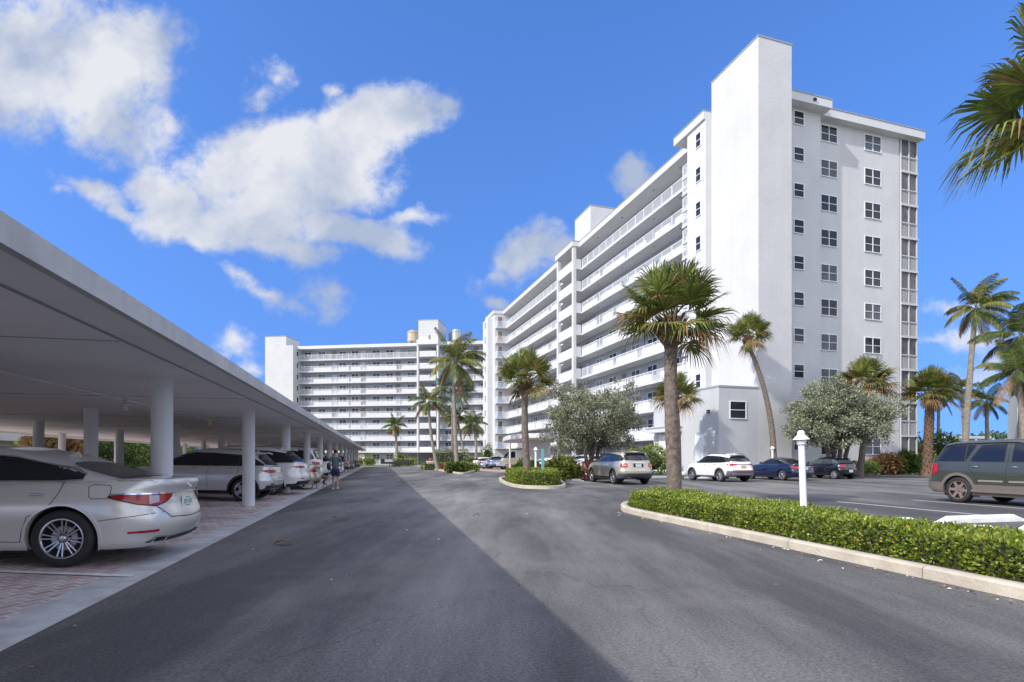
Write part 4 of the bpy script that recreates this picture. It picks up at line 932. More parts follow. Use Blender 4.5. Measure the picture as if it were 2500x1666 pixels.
# long near hedge and the small box hedge: countless leaves over a clipped body
def hedge(name, inner, h, label, n, lsz, seed, wob=.05):
    """inner = closed outline; leaves over top and sides"""
    rg = np.random.default_rng(seed); P2 = np.array([(p.x,p.y) for p in inner]); nP = len(P2)
    nx = np.roll(P2,-1,0); seg = np.linalg.norm(nx-P2, axis=1); cum = np.cumsum(seg)/seg.sum(); per = seg.sum()
    mn, mx_ = P2.min(0), P2.max(0)
    def inside(q):
        c = np.zeros(len(q), bool); a = P2; b = nx
        for i in range(nP):
            cond = ((a[i,1] > q[:,1]) != (b[i,1] > q[:,1])); xx = (b[i,0]-a[i,0])*(q[:,1]-a[i,1])/(b[i,1]-a[i,1]+1e-12)+a[i,0]
            c ^= cond & (q[:,0] < xx)
        return c
    area = .5*abs(np.sum(P2[:,0]*nx[:,1]-nx[:,0]*P2[:,1])); sa = per*h; ns = int(n*sa/(sa+area)*1.0); ntp = n-ns
    # sides
    i = np.searchsorted(cum, rg.random(ns)); i = np.minimum(i, nP-1); t = rg.random(ns)[:,None]; q = P2[i]*(1-t)+nx[i]*t
    e_ = (nx-P2)[i]; nr = np.stack([e_[:,1], -e_[:,0]], 1); nr /= np.linalg.norm(nr, axis=1, keepdims=True)
    ctr = P2.mean(0)
    sgn = -1 if inside((P2[0]+ (np.array([ (nx-P2)[0][1], -(nx-P2)[0][0] ])/seg[0])*.03)[None])[0] else 1
    nr = nr*sgn; z = h*rg.random(ns)**.9
    bulge = .05*np.sin(q[:,0]*3.1+q[:,1]*2.3)+.04*np.sin(q[:,1]*7.7)-.06*np.clip((z/h-.75)/.25,0,1)**2-.03*np.clip(1-z/h*3,0,1)
    S1 = np.column_stack([q+nr*(bulge+rg.normal(0,.022,ns))[:,None], z]); D1 = np.column_stack([nr*.8, np.full(ns,.45)])
    tp = rg.uniform(mn, mx_, (ntp*6,2)); tp = tp[inside(tp)][:ntp]
    zt = h+.035*np.sin(tp[:,0]*2.9+tp[:,1]*1.7)+.03*np.sin(tp[:,1]*5.3+tp[:,0]*4)+rg.normal(0,.025,len(tp))
    S2 = np.column_stack([tp, zt]); D2 = np.tile([0,0,1.], (len(tp),1))
    P = np.vstack([S1,S2]); D = np.vstack([D1,D2])
    V, F = leaves(rg, P, D, lsz, lsz*.3, .62); MI = np.zeros(len(P)); q_ = rg.random(len(P)); MI[q_ < .035] = 1
    c0 = P.mean(0); loc = Vector((c0[0], c0[1], 0)); r = empty(name, loc, 0, label, 'hedge')
    V = V-np.array([c0[0],c0[1],0]); put('foliage', np_mesh('foliage', V, F, [M_hedge, M_hedgey], MI), r)
    mb = MB(tuple(loc)); cc = Vector((c0[0],c0[1],0))
    mb.prism([(p+(Vector((ctr[0],ctr[1],0))-p).normalized()*.0).xy for p in [inner[j] for j in range(0,nP,1)]], .02, .03)
    mb.build('leaf_litter', M_soil, r)
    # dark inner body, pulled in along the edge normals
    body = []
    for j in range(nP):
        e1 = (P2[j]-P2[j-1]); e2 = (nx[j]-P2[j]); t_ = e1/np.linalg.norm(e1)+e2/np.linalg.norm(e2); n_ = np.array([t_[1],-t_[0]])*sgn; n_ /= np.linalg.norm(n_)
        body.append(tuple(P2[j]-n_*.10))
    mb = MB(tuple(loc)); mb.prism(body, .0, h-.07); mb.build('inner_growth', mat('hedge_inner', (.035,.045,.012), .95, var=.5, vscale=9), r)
    # bare twigs poking out
    ntw = n//14; k = rg.integers(0, len(P), ntw); A = P[k]-np.array([c0[0],c0[1],0]); Dt = unit(D[k]+rg.normal(0,.9,(ntw,3))); Wt = unit(np.cross(Dt, rg.normal(0,1,(ntw,3))))*.0035; L_ = rg.uniform(.05,.13,(ntw,1))
    V2 = np.stack([A-Dt*L_*.6-Wt, A-Dt*L_*.6+Wt, A+Dt*L_*.45+Wt*.5, A+Dt*L_*.45-Wt*.5], 1).reshape(-1,3)
    put('twigs', np_mesh('twigs', V2, np.arange(4*ntw).reshape(-1,4), M_hedged), r); return r
h1 = catmull([fe(6.33,-4), fe(6.33,4), fe(6.33,8), fe(6.33,12.2), fe(6.5,13.4), fe(6.95,14.3), fe(7.5,14.6), fe(7.95,14.3), fe(8.1,12.5), fe(7.9,10), fe(7.5,7), fe(7.4,3), fe(7.4,-4)], 6)
hedge('long_hedge', h1, .44, 'long low leafy green hedge along the pale kerb at the right of the road', 80000, .052, 5)
h2 = catmull([at(1238,32.0), at(1250,29), at(1272,26.8), at(1310,25.8), at(1345,25.8), at(1360,27.2), at(1360,29.0), at(1340,31.5), at(1300,33), at(1258,33.2)], 5)
hedge('box_hedge', h2, .74, 'small clipped green hedge around the foot of the fan palm in the middle bed', 15000, .085, 6)
rng_ = random.Random(4)
# ---------------------------------------------------------------- undergrowth
shrub('clipped_shrub', at(1085,72,.1), 1.25, 1.1, 1.2, 'left half of the clipped grey green block shrub in the far bed', [M_silver], 1800, .16, 1, box=True, group='clipped shrubs in the far bed')
shrub('clipped_shrub', at(1118,73,.1), 1.3, 1.1, 1.25, 'right half of the clipped grey green block shrub in the far bed', [M_silver], 1800, .16, 2, box=True, group='clipped shrubs in the far bed')
shrub('red_shrub', at(1100,63,.1), 1.3, .6, .42, 'red leaved shrubs in front of the clipped block in the far bed', [M_redleaf], 1200, .12, 3)
shrub('red_shrub', at(1140,66,.1), .9, .6, .42, 'red leaved shrubs at the right side of the far bed', [M_redleaf], 900, .12, 4)
shrub('low_hedge', at(1148,60,.1), .95, .5, .38, 'clipped low green hedge at the right front of the far bed', [M_hedge], 1200, .12, 5, box=True)
shrub('grass_clump', at(1118,53,.1), 1.0, .7, .42, 'grassy clump at the front tip of the far bed', [M_green], 1600, .3, 6)
shrub('low_hedge', at(1068,68,.1), 1.9, .5, .38, 'low green hedge along the left front of the far bed', [M_hedge], 1500, .12, 7, box=True)
shrub('shrub', at(903,112), 1.5, 1.2, .95, 'round green shrub at the foot of the far block, left of its window', [M_hedge], 800, .22, 8)
shrub('shrub', at(878,112), 1.1, 1.0, .8, 'yellowish shrub just past the end of the carport', [M_fan2], 600, .22, 9)
shrub('shrub', at(977,116), 1.4, 1.2, 1.5, 'dark shrub behind the trunk of the lone small palm', [M_green], 800, .22, 10)
shrub('low_hedge', at(988,108), 2.2, .8, .7, 'bright green clipped hedge right of the lone small palm', [M_hedge], 1300, .18, 11, box=True)
shrub('low_hedge', at(1148,100), 2.8, 1.0, .85, 'clipped green hedge in front of the far block beside the white cars', [M_hedge], 1500, .18, 12, box=True)
shrub('shrub', at(1190,96), 1.2, 1.0, 2.0, 'tall yellow green shrub at the corner where the two blocks meet', [M_hedge], 1300, .2, 13)
shrub('palmetto', at(1372,33.5,.1), .95, .8, .62, 'fan leaved palmetto clump right of the small hedged bed', [M_fan2, M_green], 1500, .32, 14)
shrub('palmetto', at(1288,36,.1), 1.0, .8, .5, 'fan leaved palmetto clump behind the small hedged bed', [M_green, M_fan2], 1200, .32, 15)
shrub('red_shrub', at(1404,34.6,.1), 1.0, .5, .42, 'twiggy rust red shrub left of the gold suv, above the mulch', [M_redleaf, M_hedged], 1300, .09, 16)
shrub('red_shrub', at(1450,36,.1), .9, .5, .55, 'taller rust red shrub touching the nose of the gold suv', [M_redleaf, M_hedged], 1300, .09, 17)
shrub('red_shrub', at(1334,34.5,.1), .8, .4, .5, 'rust red shrub between the lamp post and the teal post', [M_redleaf, M_fan2], 900, .1, 18)
shrub('hibiscus', at(1585,43,LW), 1.7, 1.1, 1.15, 'bright green hibiscus bush with red flowers, left of the roller door', [M_hedge, M_hedge], 3000, .15, 19)
mb = MB()
for k in range(9): a = rng_.uniform(3.3,6.1); q_ = rng_.uniform(.3,2); mb.ball((1.65*math.cos(a), 1.05*math.sin(a), q_), .07, 6, 4)
hb = [o for o in C.objects if o.name.startswith('hibiscus')][0]; mb.build('flowers', M_red, hb)
shrub('round_bush', at(2298,60,0), 2.3, 2.0, 2.0, 'big dense dark green bush behind the shaggy trunked palm', [M_green, M_hedge], 4200, .26, 20)
shrub('round_bush', at(2232,58,0), 1.3, 1.5, 1.9, 'narrow dark green bush squeezed between the block and the shaggy palm', [M_green], 2000, .26, 21)
for i, (px, Y, w, h, m, lb_) in enumerate([(2085,45.5,1.4,.55,M_green,'low clipped green shrub behind the dark hatchback'), (2118,46.5,.8,.5,M_green,'low shrub with white flowers right of the dark hatchback'),
      (2165,47.5,1.1,.75,M_dry,'dried fern clump below the corner screens'), (2190,49,1.2,.7,M_fan2,'yellowing fern clump right of the dried one'), (2215,49,1.0,.9,M_green,'green fern clump left of the grey car'), (2240,51,1.1,1.1,M_fan2,'young palmetto with pale fans at the foot of the shaggy palm'), (2150,49.5,.9,.9,M_green,'dark green clump against the wall below the corner screens')]):
    shrub('fern' if 'fern' in lb_ else 'shrub', at(px,Y,LW), w, .8, h, lb_, [m, M_dry] if m != M_green else [m], 1100, .34 if 'fern' in lb_ or 'fans' in lb_ else .13, 30+i)
for i, (px, Y, w, h, lb_) in enumerate([(2410,95,5,3.0,'rounded far tree left part of the clump beyond the pergola'),(2462,98,5,2.6,'lower far tree right part of the clump beyond the pergola'),(2500,100,5,2.4,'far tree at the right edge beyond the pergola')]):
    shrub('far_tree', at(px,Y,1.2), w, 3, h/1.3, lb_, [M_green], 2200, .5, 50+i, cat='tree')
for i, (E, c, w, h, m, lb_) in enumerate([(-26,62,4.0,2.0,M_green,'green bush behind the carport, left of the thin back column'),(-27,70,4.2,2.1,M_hedge,'yellow green bush behind the carport columns'),(-28,80,4.6,2.2,M_green,'dark green bush behind the carport, right of the thin back column'),(-23.5,47.5,1.3,1.6,M_dry,'dried brown palm clump behind the roof of the silver sedan'),(-26,92,4,1.9,M_green,'far bush behind the carport above the dark car nose')]):
    shrub('bush', FE.w(E,c), w, 2, h, lb_, [m, M_fan2], 2600, .7 if m == M_dry else .32, 60+i)
# ================================================================ CARS
def interp(tab, x, sm=False):
    if x <= tab[0][0]: return tab[0][1]
    for (a, b), (c, d_) in zip(tab[:-1], tab[1:]):
        if x <= c:
            t = (x-a)/(c-a) if c > a else 1
            if sm: t = t*t*(3-2*t)
            return b+(d_-b)*t
    return tab[-1][1]
def smooth_tab(tab, n=40):
    """monotone cubic resample"""
    xs = np.array([t[0] for t in tab], float); ys = np.array([t[1] for t in tab], float)
    h = np.diff(xs); dl = np.diff(ys)/h; m = np.zeros(len(xs)); m[0] = dl[0]; m[-1] = dl[-1]
    for i in range(1, len(xs)-1):
        m[i] = 0 if dl[i-1]*dl[i] <= 0 else 2*dl[i-1]*dl[i]/(dl[i-1]+dl[i])
    out = []
    for x in np.linspace(xs[0], xs[-1], n*max(1,len(xs)//3)):
        i = min(max(np.searchsorted(xs, x)-1, 0), len(h)-1); t = (x-xs[i])/h[i]
        out.append((float(x), float((2*t**3-3*t**2+1)*ys[i]+(t**3-2*t**2+t)*h[i]*m[i]+(-2*t**3+3*t**2)*ys[i+1]+(t**3-t**2)*h[i]*m[i+1])))
    return out
def outline(Lh, Wh, n, m, N):
    """normalised rounded outline, symmetric about y=0, starting at the nose, evenly spaced by true length"""
    t = np.linspace(0, math.pi, 3000); c = np.cos(t); s = np.sin(t)
    X = np.sign(c)*np.abs(c)**(2/n); Y = np.abs(s)**(2/m)
    dd = np.hypot(np.diff(X)*Lh, np.diff(Y)*Wh); cu = np.concatenate([[0], np.cumsum(dd)]); k = N//2
    q = np.linspace(0, cu[-1], k+1); X = np.interp(q, cu, X); Y = np.interp(q, cu, Y); Y[0] = Y[-1] = 0
    return [(X[i], Y[i]) for i in range(k+1)]+[(X[i], -Y[i]) for i in range(k-1, 0, -1)]
WHEELS = {}
def wheel_meshes(r, w, style, dark=None):
    key = (round(r,3), style, str(dark))
    if key in WHEELS: return WHEELS[key]
    ty = MB(); rr_ = r*.70
    ty.lathe([(rr_,-w/2+.03),(rr_+.012,-w/2+.005),(r*.88,-w/2-.004),(r*.96,-w/2+.012),(r,-w/2+.04),(r,w/2-.04),(r*.96,w/2-.012),(r*.88,w/2+.004),(rr_+.012,w/2-.005),(rr_,w/2-.03)], (0,0,0), 36, axis='y')
    rim = MB(); yo = -w/2+.018
    rim.lathe([(rr_+.002,yo-.004),(rr_-.012,yo-.006),(rr_-.020,yo+.008)], (0,0,0), 36, axis='y'); rim.lathe([(rr_-.020,yo+.008),(rr_-.04,w/2-.06)], (0,0,0), 36, mi=1, axis='y')
    nsp = {'multi':8, 'five':5, 'six':6, 'ten':9}[style]
    for i in range(nsp):
        a = 2*math.pi*i/nsp
        for off in ((-.13,.13) if style in ('multi','five') else (0,)):
            a1 = a+off*(.95 if style == 'multi' else 1.4); a0_ = a+off*(1.3 if style == 'multi' else .5); wd = {'multi':.0065,'five':.021,'six':.038,'ten':.018}[style]
            p0 = Vector((math.cos(a0_), 0, math.sin(a0_)))*.055; p1 = Vector((math.cos(a1), 0, math.sin(a1)))*(rr_-.02)
            n_ = Vector((-math.sin(a1), 0, math.cos(a1)))
            ys = (yo+.022, yo+.012)
            vs = [p0-n_*wd*1.2+Vector((0,ys[0],0)), p0+n_*wd*1.2+Vector((0,ys[0],0)), p1+n_*wd+Vector((0,ys[1]-.006,0)), p1-n_*wd+Vector((0,ys[1]-.006,0))]
            vs += [v+Vector((0,.03,0)) for v in vs]; rim.add(vs, [(3,2,1,0),(0,1,5,4),(1,2,6,5),(2,3,7,6),(3,0,4,7)])
    rim.lathe([(0,yo+.002),(.03,yo+.004),(.045,yo+.02),(.05,yo+.06)], (0,0,0), 20, axis='y')
    for i in range(5): a = 2*math.pi*i/5; rim.ball((.043*math.cos(a), yo+.004, .043*math.sin(a)), .008, 6, 4)
    bk = MB(); bk.lathe([(0,yo+.07),(rr_-.03,yo+.07)], (0,0,0), 30, axis='y'); bk.lathe([(.08,yo+.055),(.145,yo+.055),(.15,yo+.068)], (0,0,0), 24, mi=1, axis='y')
    WHEELS[key] = (ty.mesh('tyre', M_rubber, 50), rim.mesh('rim', [dark or M_alloy, M_dark], 40), bk.mesh('brake_disc', [M_dark, M_steel], 40)); return WHEELS[key]
def paint(name, col, metal=.35, rough=.32):
    return mat(name, col, rough, metal=metal, coat=1.0)
class Car:
    def __init__(s, name, label, cat, P, M, loc, rz, pitch=0, detail=2, group=None, N=200):
        s.P = P; s.M = M; s.root = empty(name, loc, 0, label, cat, group); s.root.rotation_euler = (0, pitch, rz)
        wb, ro, fo, W_, H, belt = P['wb'], P['ro'], P['fo'], P['W'], P['H'], P['belt']; s.D = detail
        deck = smooth_tab(P['deck']); rearx = smooth_tab(P['rear']); frontx = smooth_tab(P['front']); wv = smooth_tab(P['wv'])
        Lh = (wb+fo+ro)/2; hat = outline(Lh, W_, P.get('n',13), P.get('m',2.6), N); s.hat = hat
        nl = 22; vlev = [i/(nl-1) for i in range(nl)]; clad = P.get('clad', 0)
        def zl(x): return interp(P['zlow'], x)
        rows = []
        for v in vlev:
            xr, xf = interp(rearx, v), interp(frontx, v); w = interp(wv, v)*W_; row = []
            for (hx, hy) in hat:
                x = (xr+xf)/2+hx*(xf-xr)/2; y = hy*w; z0 = zl(x); z1 = interp(deck, x)
                row.append(Vector((x, y, z0+(z1-z0)*v)))
            rows.append(row)
        n = len(hat); k = n//2
        verts = [p for r in rows for p in r]; faces = []; mi = []
        for i in range(nl-1):
            for j in range(n):
                faces.append((i*n+j, i*n+(j+1)%n, (i+1)*n+(j+1)%n, (i+1)*n+j)); mi.append(1 if vlev[i+1] <= clad+1e-6 else 0)
        # deck cap
        KC = 8; top = rows[-1]; cr = P.get('crown', .035); cap = []
        for j in range(0, k+1):
            a = top[j]; row = []
            for q in range(KC+1):
                f = 1-2*q/KC
                if j in (0, k): row.append((nl-1)*n+j); continue
                if q == 0: row.append((nl-1)*n+j); continue
                if q == KC: row.append((nl-1)*n+(n-j)%n); continue
                wf = abs(a.y)/(W_*.9); verts.append(Vector((a.x, a.y*f, a.z+cr*(1-f*f)*min(1, wf)))); row.append(len(verts)-1)
            cap.append(row)
        for j in range(k):
            for q in range(KC):
                f = (cap[j][q], cap[j][q+1], cap[j+1][q+1], cap[j+1][q]); f = tuple(dict.fromkeys(f))
                if len(f) > 2: faces.append(f[::-1]); mi.append(0)
        full_v, full_f = [v.copy() for v in verts], list(faces)
        # greenhouse
        g = P['gh']; gr = smooth_tab(g['rear']); gf = smooth_tab(g['front']); gw = smooth_tab(g['w']); rz_ = smooth_tab(g['roof'])
        ghat = outline((wb+fo+ro)/3, W_*.85, g.get('n',12), g.get('m',2.3), N); NG = 16; gv = []; gfc = []
        for i in range(NG):
            h = i/(NG-1); xr, xf, w = interp(gr, h), interp(gf, h), interp(gw, h)*W_
            for (hx, hy) in ghat:
                x = (xr+xf)/2+hx*(xf-xr)/2; y = hy*w; zb = interp(deck, x)-.02; zt = interp(rz_, x); bow = P.get('bow', .0)*(1-abs(hy))*0
                gv.append(Vector((x, y, zb+(zt-zb)*h+bow)))
        for i in range(NG-1):
            for j in range(n): gfc.append((i*n+j, i*n+(j+1)%n, (i+1)*n+(j+1)%n, (i+1)*n+j))
        cap = []; rc = g.get('crown', .035)
        for j in range(k+1):
            a = gv[(NG-1)*n+j]; row = []
            for q in range(KC+1):
                f = 1-2*q/KC
                if j in (0,k) or q == 0: row.append((NG-1)*n+j); continue
                if q == KC: row.append((NG-1)*n+(n-j)%n); continue
                gv.append(Vector((a.x, a.y*f, a.z+rc*(1-f*f)*min(1, abs(a.y)/(W_*.5))))); row.append(len(gv)-1)
            cap.append(row)
        for j in range(k):
            for q in range(KC):
                f = tuple(dict.fromkeys((cap[j][q], cap[j][q+1], cap[j+1][q+1], cap[j+1][q])))
                if len(f) > 2: gfc.append(f[::-1])
        off = len(full_v)
        s.bvh = BVHTree.FromPolygons(full_v+gv, full_f+[tuple(i+off for i in f) for f in gfc])
        s.bvl = BVHTree.FromPolygons(full_v, full_f)
        # wheel arches
        Ra = P['Ra']; wz = P['wr']; arches = [(0, wz), (wb, wz)]
        keep = []; km = []
        for f, m_ in zip(faces, mi):
            c_ = [verts[i] for i in f]
            if any(all((p.x-ax)**2+(p.z-az)**2 < Ra*Ra for p in c_) and abs(c_[0].y) > .35 for ax, az in arches): continue
            keep.append(f); km.append(m_)
        for p in verts:
            for ax, az in arches:
                dx, dz = p.x-ax, p.z-az; d2 = math.hypot(dx, dz)
                if d2 < Ra and abs(p.y) > .35:
                    if d2 < 1e-3: dz = d2 = 1
                    p.x = ax+dx/d2*Ra; p.z = az+dz/d2*Ra
        def part(nm, vs, fs, ms, mtl, parent=None, sm=38):
            mb = MB(); used = sorted({i for f in fs for i in f}); ix = {u: q for q, u in enumerate(used)}
            mb.v = [tuple(vs[u]) for u in used]; mb.f = [tuple(ix[i] for i in f) for f in fs]; mb.m = ms
            return mb.build(nm, mtl, parent or s.root, sm)
        s.body = part('body', verts, keep, km, [M['paint'], M.get('clad', M_black)])
        part('cabin', gv, gfc, [0]*len(gfc), M.get('roof', M['paint']), s.root)
        # underside and wheel wells
        mb = MB(); mb.box(-ro+.5, wb+fo-.4, -W_*.74, W_*.74, P['zlow'][len(P['zlow'])//2][1]+.05, P['zlow'][len(P['zlow'])//2][1]+.25); 
        for ax, az in arches:
            for sy in (1,-1):
                nn = 20; vs = []
                for q in range(nn+1):
                    a = R(-25+230*q/nn)
                    vs += [(ax+Ra*1.0*math.cos(a), sy*(W_*.955), az+Ra*1.0*math.sin(a)), (ax+Ra*math.cos(a), sy*(W_-.38), az+Ra*math.sin(a))]
                mb.add(vs, [(2*q,2*q+1,2*q+3,2*q+2) for q in range(nn)]); mb.add([(ax,sy*(W_-.38),az)]+vs[1::2], [(0,q+1,q+2) for q in range(nn)])
        mb.build('underbody', M_dark, s.root)
        # arch lips
        aw = P.get('aw', .03)
        for ax, az in arches:
            for sy in (1,-1):
                nn = 40; vs = []; last = W_
                for q in range(nn+1):
                    a = R(-22+224*q/nn); ring = []
                    for rr_ in (Ra-.004, Ra+aw):
                        x, z = ax+rr_*math.cos(a), az+rr_*math.sin(a); z = max(z, zl(x)+.005)
                        h = s.bvl.ray_cast(Vector((x, sy*3, z)), Vector((0,-sy,0)))[0]
                        y = abs(h.y) if h and abs(h.y) > W_*.8 else last; last = y
                        ring.append((x, sy*(y+.008), z))
                    x0, y0_, z0 = ring[0]; vs += [(x0, y0_-sy*.07, z0), ring[0], ring[1], (ring[1][0], ring[1][1]-sy*.02, ring[1][2])]
                mb = MB(); mb.add(vs, [(4*q+b, 4*q+4+b, 4*q+5+b, 4*q+1+b) for q in range(nn) for b in range(3)])
                mb.build('wheel_arch', M.get('arch', M['paint']), s.root, 50)
        # wheels
        ty, rim, bk = wheel_meshes(P['wr'], P.get('tw',.225), P.get('rim','five'), P.get('rimd'))
        for ax in (0, wb):
            for sy in (1,-1):
                w = put('wheel', ty, s.root, (ax, sy*(W_-.125), P['wr']), (0, R(17) if ax else R(5), math.pi if sy > 0 else 0)); 
                put('rim', rim, w); put('brake_disc', bk, w)
    # ---- things laid on the surface
    def ray(s, o, d_):
        h = s.bvh.ray_cast(Vector(o), Vector(d_)); return h
    def grid(s, pts, mtl, name, off=.006, parent=None, skirt=True):
        """pts: rows of (origin, direction)"""
        vs = []; nr, ncl = len(pts), len(pts[0]); last = None
        for row in pts:
            for o, d_ in row:
                loc, nr_, i_, di = s.ray(o, d_)
                if loc is None: loc, nr_ = (last if last else (Vector(o)+Vector(d_), -Vector(d_)))
                last = (loc, nr_); 
                if nr_.dot(Vector(d_)) > 0 and not getattr(s,'inside',False): nr_ = -nr_
                if getattr(s,'inside',False) and nr_.dot(Vector(d_)) < 0: nr_ = -nr_
                vs.append(loc+nr_*off)
        fs = [(i*ncl+j, i*ncl+j+1, (i+1)*ncl+j+1, (i+1)*ncl+j) for i in range(nr-1) for j in range(ncl-1)]
        mb = MB(); mb.add(vs, fs); return mb.build(name, mtl, parent or s.body, 1)
    def side(s, name, mtl, lo, hi, sides=(1,-1), off=.006, nx=24, nz=5, parent=None):
        """patch between lower and upper chains of (x, z)"""
        lo, hi = sorted(lo), sorted(hi); x0, x1 = max(lo[0][0], hi[0][0]), min(lo[-1][0], hi[-1][0]); s.inside = False; out = []
        for sy in sides:
            rows = []
            for i in range(nx+1):
                x = x0+(x1-x0)*i/nx; a, b = interp(lo, x), interp(hi, x)
                rows.append([((x, sy*3, a+(b-a)*j/nz), (0,-sy,0)) for j in range(nz+1)])
            out.append(s.grid(rows, mtl, name, off, parent))
        return out
    def end(s, name, mtl, lo, hi, rear=True, off=.006, ny=20, nz=5, parent=None):
        """patch seen from behind (or in front): chains of (y, z)"""
        lo, hi = sorted(lo), sorted(hi); y0, y1 = max(lo[0][0], hi[0][0]), min(lo[-1][0], hi[-1][0]); s.inside = False; rows = []
        X, dx = (-6, 1) if rear else (9, -1)
        for i in range(ny+1):
            y = y0+(y1-y0)*i/ny; a, b = interp(lo, y), interp(hi, y)
            rows.append([((X, y, a+(b-a)*j/nz), (dx,0,0)) for j in range(nz+1)])
        return s.grid(rows, mtl, name, off, parent)
    def corner(s, name, mtl, lo, hi, sy=1, rear=True, off=.006, na=18, nz=5, parent=None, cx=None):
        """patch wrapping a corner: chains of (angle, z); 0 = straight out sideways, 90 = straight back"""
        lo, hi = sorted(lo), sorted(hi); a0, a1 = max(lo[0][0], hi[0][0]), min(lo[-1][0], hi[-1][0]); s.inside = True; rows = []
        P = s.P; X = cx if cx is not None else (-P['ro']+.62 if rear else P['wb']+P['fo']-.75); Y = sy*(P['W']-.62)
        for i in range(na+1):
            a = a0+(a1-a0)*i/na; l_, h_ = interp(lo, a), interp(hi, a)
            d_ = (-math.sin(R(a)) if rear else math.sin(R(a)), sy*math.cos(R(a)), 0)
            rows.append([((X, Y, l_+(h_-l_)*j/nz), d_) for j in range(nz+1)])
        o = s.grid(rows, mtl, name, off, parent); s.inside = False; return o
    def top(s, name, mtl, xs, ys, off=.006, nx=12, ny=14, parent=None, tilt=0):
        """patch seen from above between x tables: xs = (x0(y), x1(y)) tables of |y|"""
        s.inside = False; rows = []
        for i in range(nx+1):
            t = i/nx; row = []
            for j in range(ny+1):
                y = -ys+2*ys*j/ny; a, b = interp(xs[0], abs(y)), interp(xs[1], abs(y)); row.append(((a+(b-a)*t, y, 4), (0,0,-1)))
            rows.append(row)
        return s.grid(rows, mtl, name, off, parent)
    def line(s, pts, w=.008, mtl=None, name='panel_gap', side=True, sides=(1,-1), off=.0025, parent=None, rear=True):
        """thin ribbon along (a, z) points on the side (a=x) or the end (a=y)"""
        mtl = mtl or M_dark; s.inside = False
        P = [Vector((p[0], p[1])) for p in pts]; out = [P[0]]
        for a, b in zip(P[:-1], P[1:]):
            n = max(1, int((b-a).length/.06)); out += [a.lerp(b, (i+1)/n) for i in range(n)]
        for sy in (sides if side else (1,)):
            rows = []
            for i, p in enumerate(out):
                t = (out[min(i+1, len(out)-1)]-out[max(i-1,0)]).normalized(); n_ = Vector((-t.y, t.x))*w/2; row = []
                for q in (p-n_, p+n_): row.append(((q.x, sy*3, q.y), (0,-sy,0)) if side else (((-6 if rear else 9), q.x, q.y), ((1 if rear else -1),0,0)))
                rows.append(row)
            s.grid(rows, mtl, name, off, parent)
    def blob(s, name, mtl, c, r, parent=None, both=True, rot=None):
        for sy in ((1,-1) if both else (1,)):
            mb = MB(); mb.ball((0,0,0), r, 14, 8); o = mb.build(name, mtl, parent or s.body, 1, loc=(c[0], sy*c[1], c[2]))
            if rot: o.rotation_euler = (rot[0]*sy, rot[1], rot[2]*sy)
    def surf_y(s, x, z):
        h = s.ray((x, 3, z), (0,-1,0))[0]; return h.y if h else s.P['W']
    def surf_x(s, y, z, rear=True):
        h = s.ray((-6 if rear else 9, y, z), (1 if rear else -1, 0, 0))[0]; return h.x if h else 0
    def handles(s, xs, z, m=None):
        for x in xs:
            y = s.surf_y(x, z); s.blob('door_handle', m or s.M['paint'], (x, y+.022, z), (.10,.014,.017))
    def mirrors(s, x, z, m=None):
        y = s.surf_y(x, z)
        for sy in (1,-1):
            mb = MB(); mb.ball((0,0,0), (.075,.115,.075), 14, 8); mb.box(-.02,.03,-.17,-.06,-.045,-.02) if sy > 0 else mb.box(-.02,.03,.06,.17,-.045,-.02)
            mb.build('wing_mirror', m or s.M['paint'], s.body, 40, loc=(x+.02, sy*(y+.13), z+.03))
    def plate(s, z, marks=True, y=0, w=.305, h=.155, yellow=False):
        x = s.surf_x(y, z)-.02; mb = MB(); mb.box(x-.008, x+.008, y-w/2, y+w/2, z-h/2, z+h/2)
        p = mb.build('number_plate', M_plate if not yellow else mat('plate_yellow', (.55,.42,.12), .5), s.body)
        if marks:
            mb = MB()
            for i in range(7):
                if i == 3: continue
                yy_ = y-w*.38+i*w*.127; mb.box(x-.0105, x-.0082, yy_-.012, yy_+.012, z-.032, z+.030) if i % 2 else [mb.box(x-.0105, x-.0082, yy_-.012, yy_-.004, z-.032, z+.030), mb.box(x-.0105, x-.0082, yy_-.003, yy_+.012, z+.02, z+.030), mb.box(x-.0105, x-.0082, yy_-.003, yy_+.012, z-.032, z-.022)]
            mb.box(x-.0105, x-.0082, y-.07, y+.07, z+.048, z+.062); mb.box(x-.0105, x-.0082, y-.06, y+.06, z-.064, z-.05)
            mb.build('plate_marks', M_pgreen, p)
            mb = MB(); mb.ball((x-.009, y, z), (.004,.017,.022), 8, 6); mb.build('plate_emblem', M_orange, p)
    def rails(s, x0, x1, y, m=None, lift=.045):
        for sy in (1,-1):
            pts = []
            for i in range(9):
                x = x0+(x1-x0)*i/8; h = s.ray((x, sy*y, 4), (0,0,-1))[0]; z = h.z if h else s.P['H']
                pts.append((x, sy*y, z+(lift if 0 < i < 8 else .0)))
            mb = MB(); mb.tube(pts, .014, 8); mb.build('roof_rail', m or M_black, s.body, 40)
    def fin(s, x, m=None):
        h = s.ray((x, 0, 4), (0,0,-1))[0]; z = h.z-.005
        mb = MB(); mb.add([(x-.09,-.012,z),(x+.10,-.018,z),(x+.10,.018,z),(x-.09,.012,z),(x-.075,0,z+.075),(x-.04,0,z+.07)], [(0,1,5,4),(1,2,5),(2,3,4,5),(3,0,4)]); mb.build('aerial_fin', m or s.M['paint'], s.body)
    def exhaust(s, ys, z, r=.035, m=None):
        for y in ys:
            x = s.surf_x(y, z+.05); mb = MB(); mb.lathe([(r*.8,.10),(r*.8,-.03),(r,-.035),(r,.1)], (x+.02, y, z), 16, axis='x'); mb.build('exhaust_tip', m or M_chrome, s.body, 40)
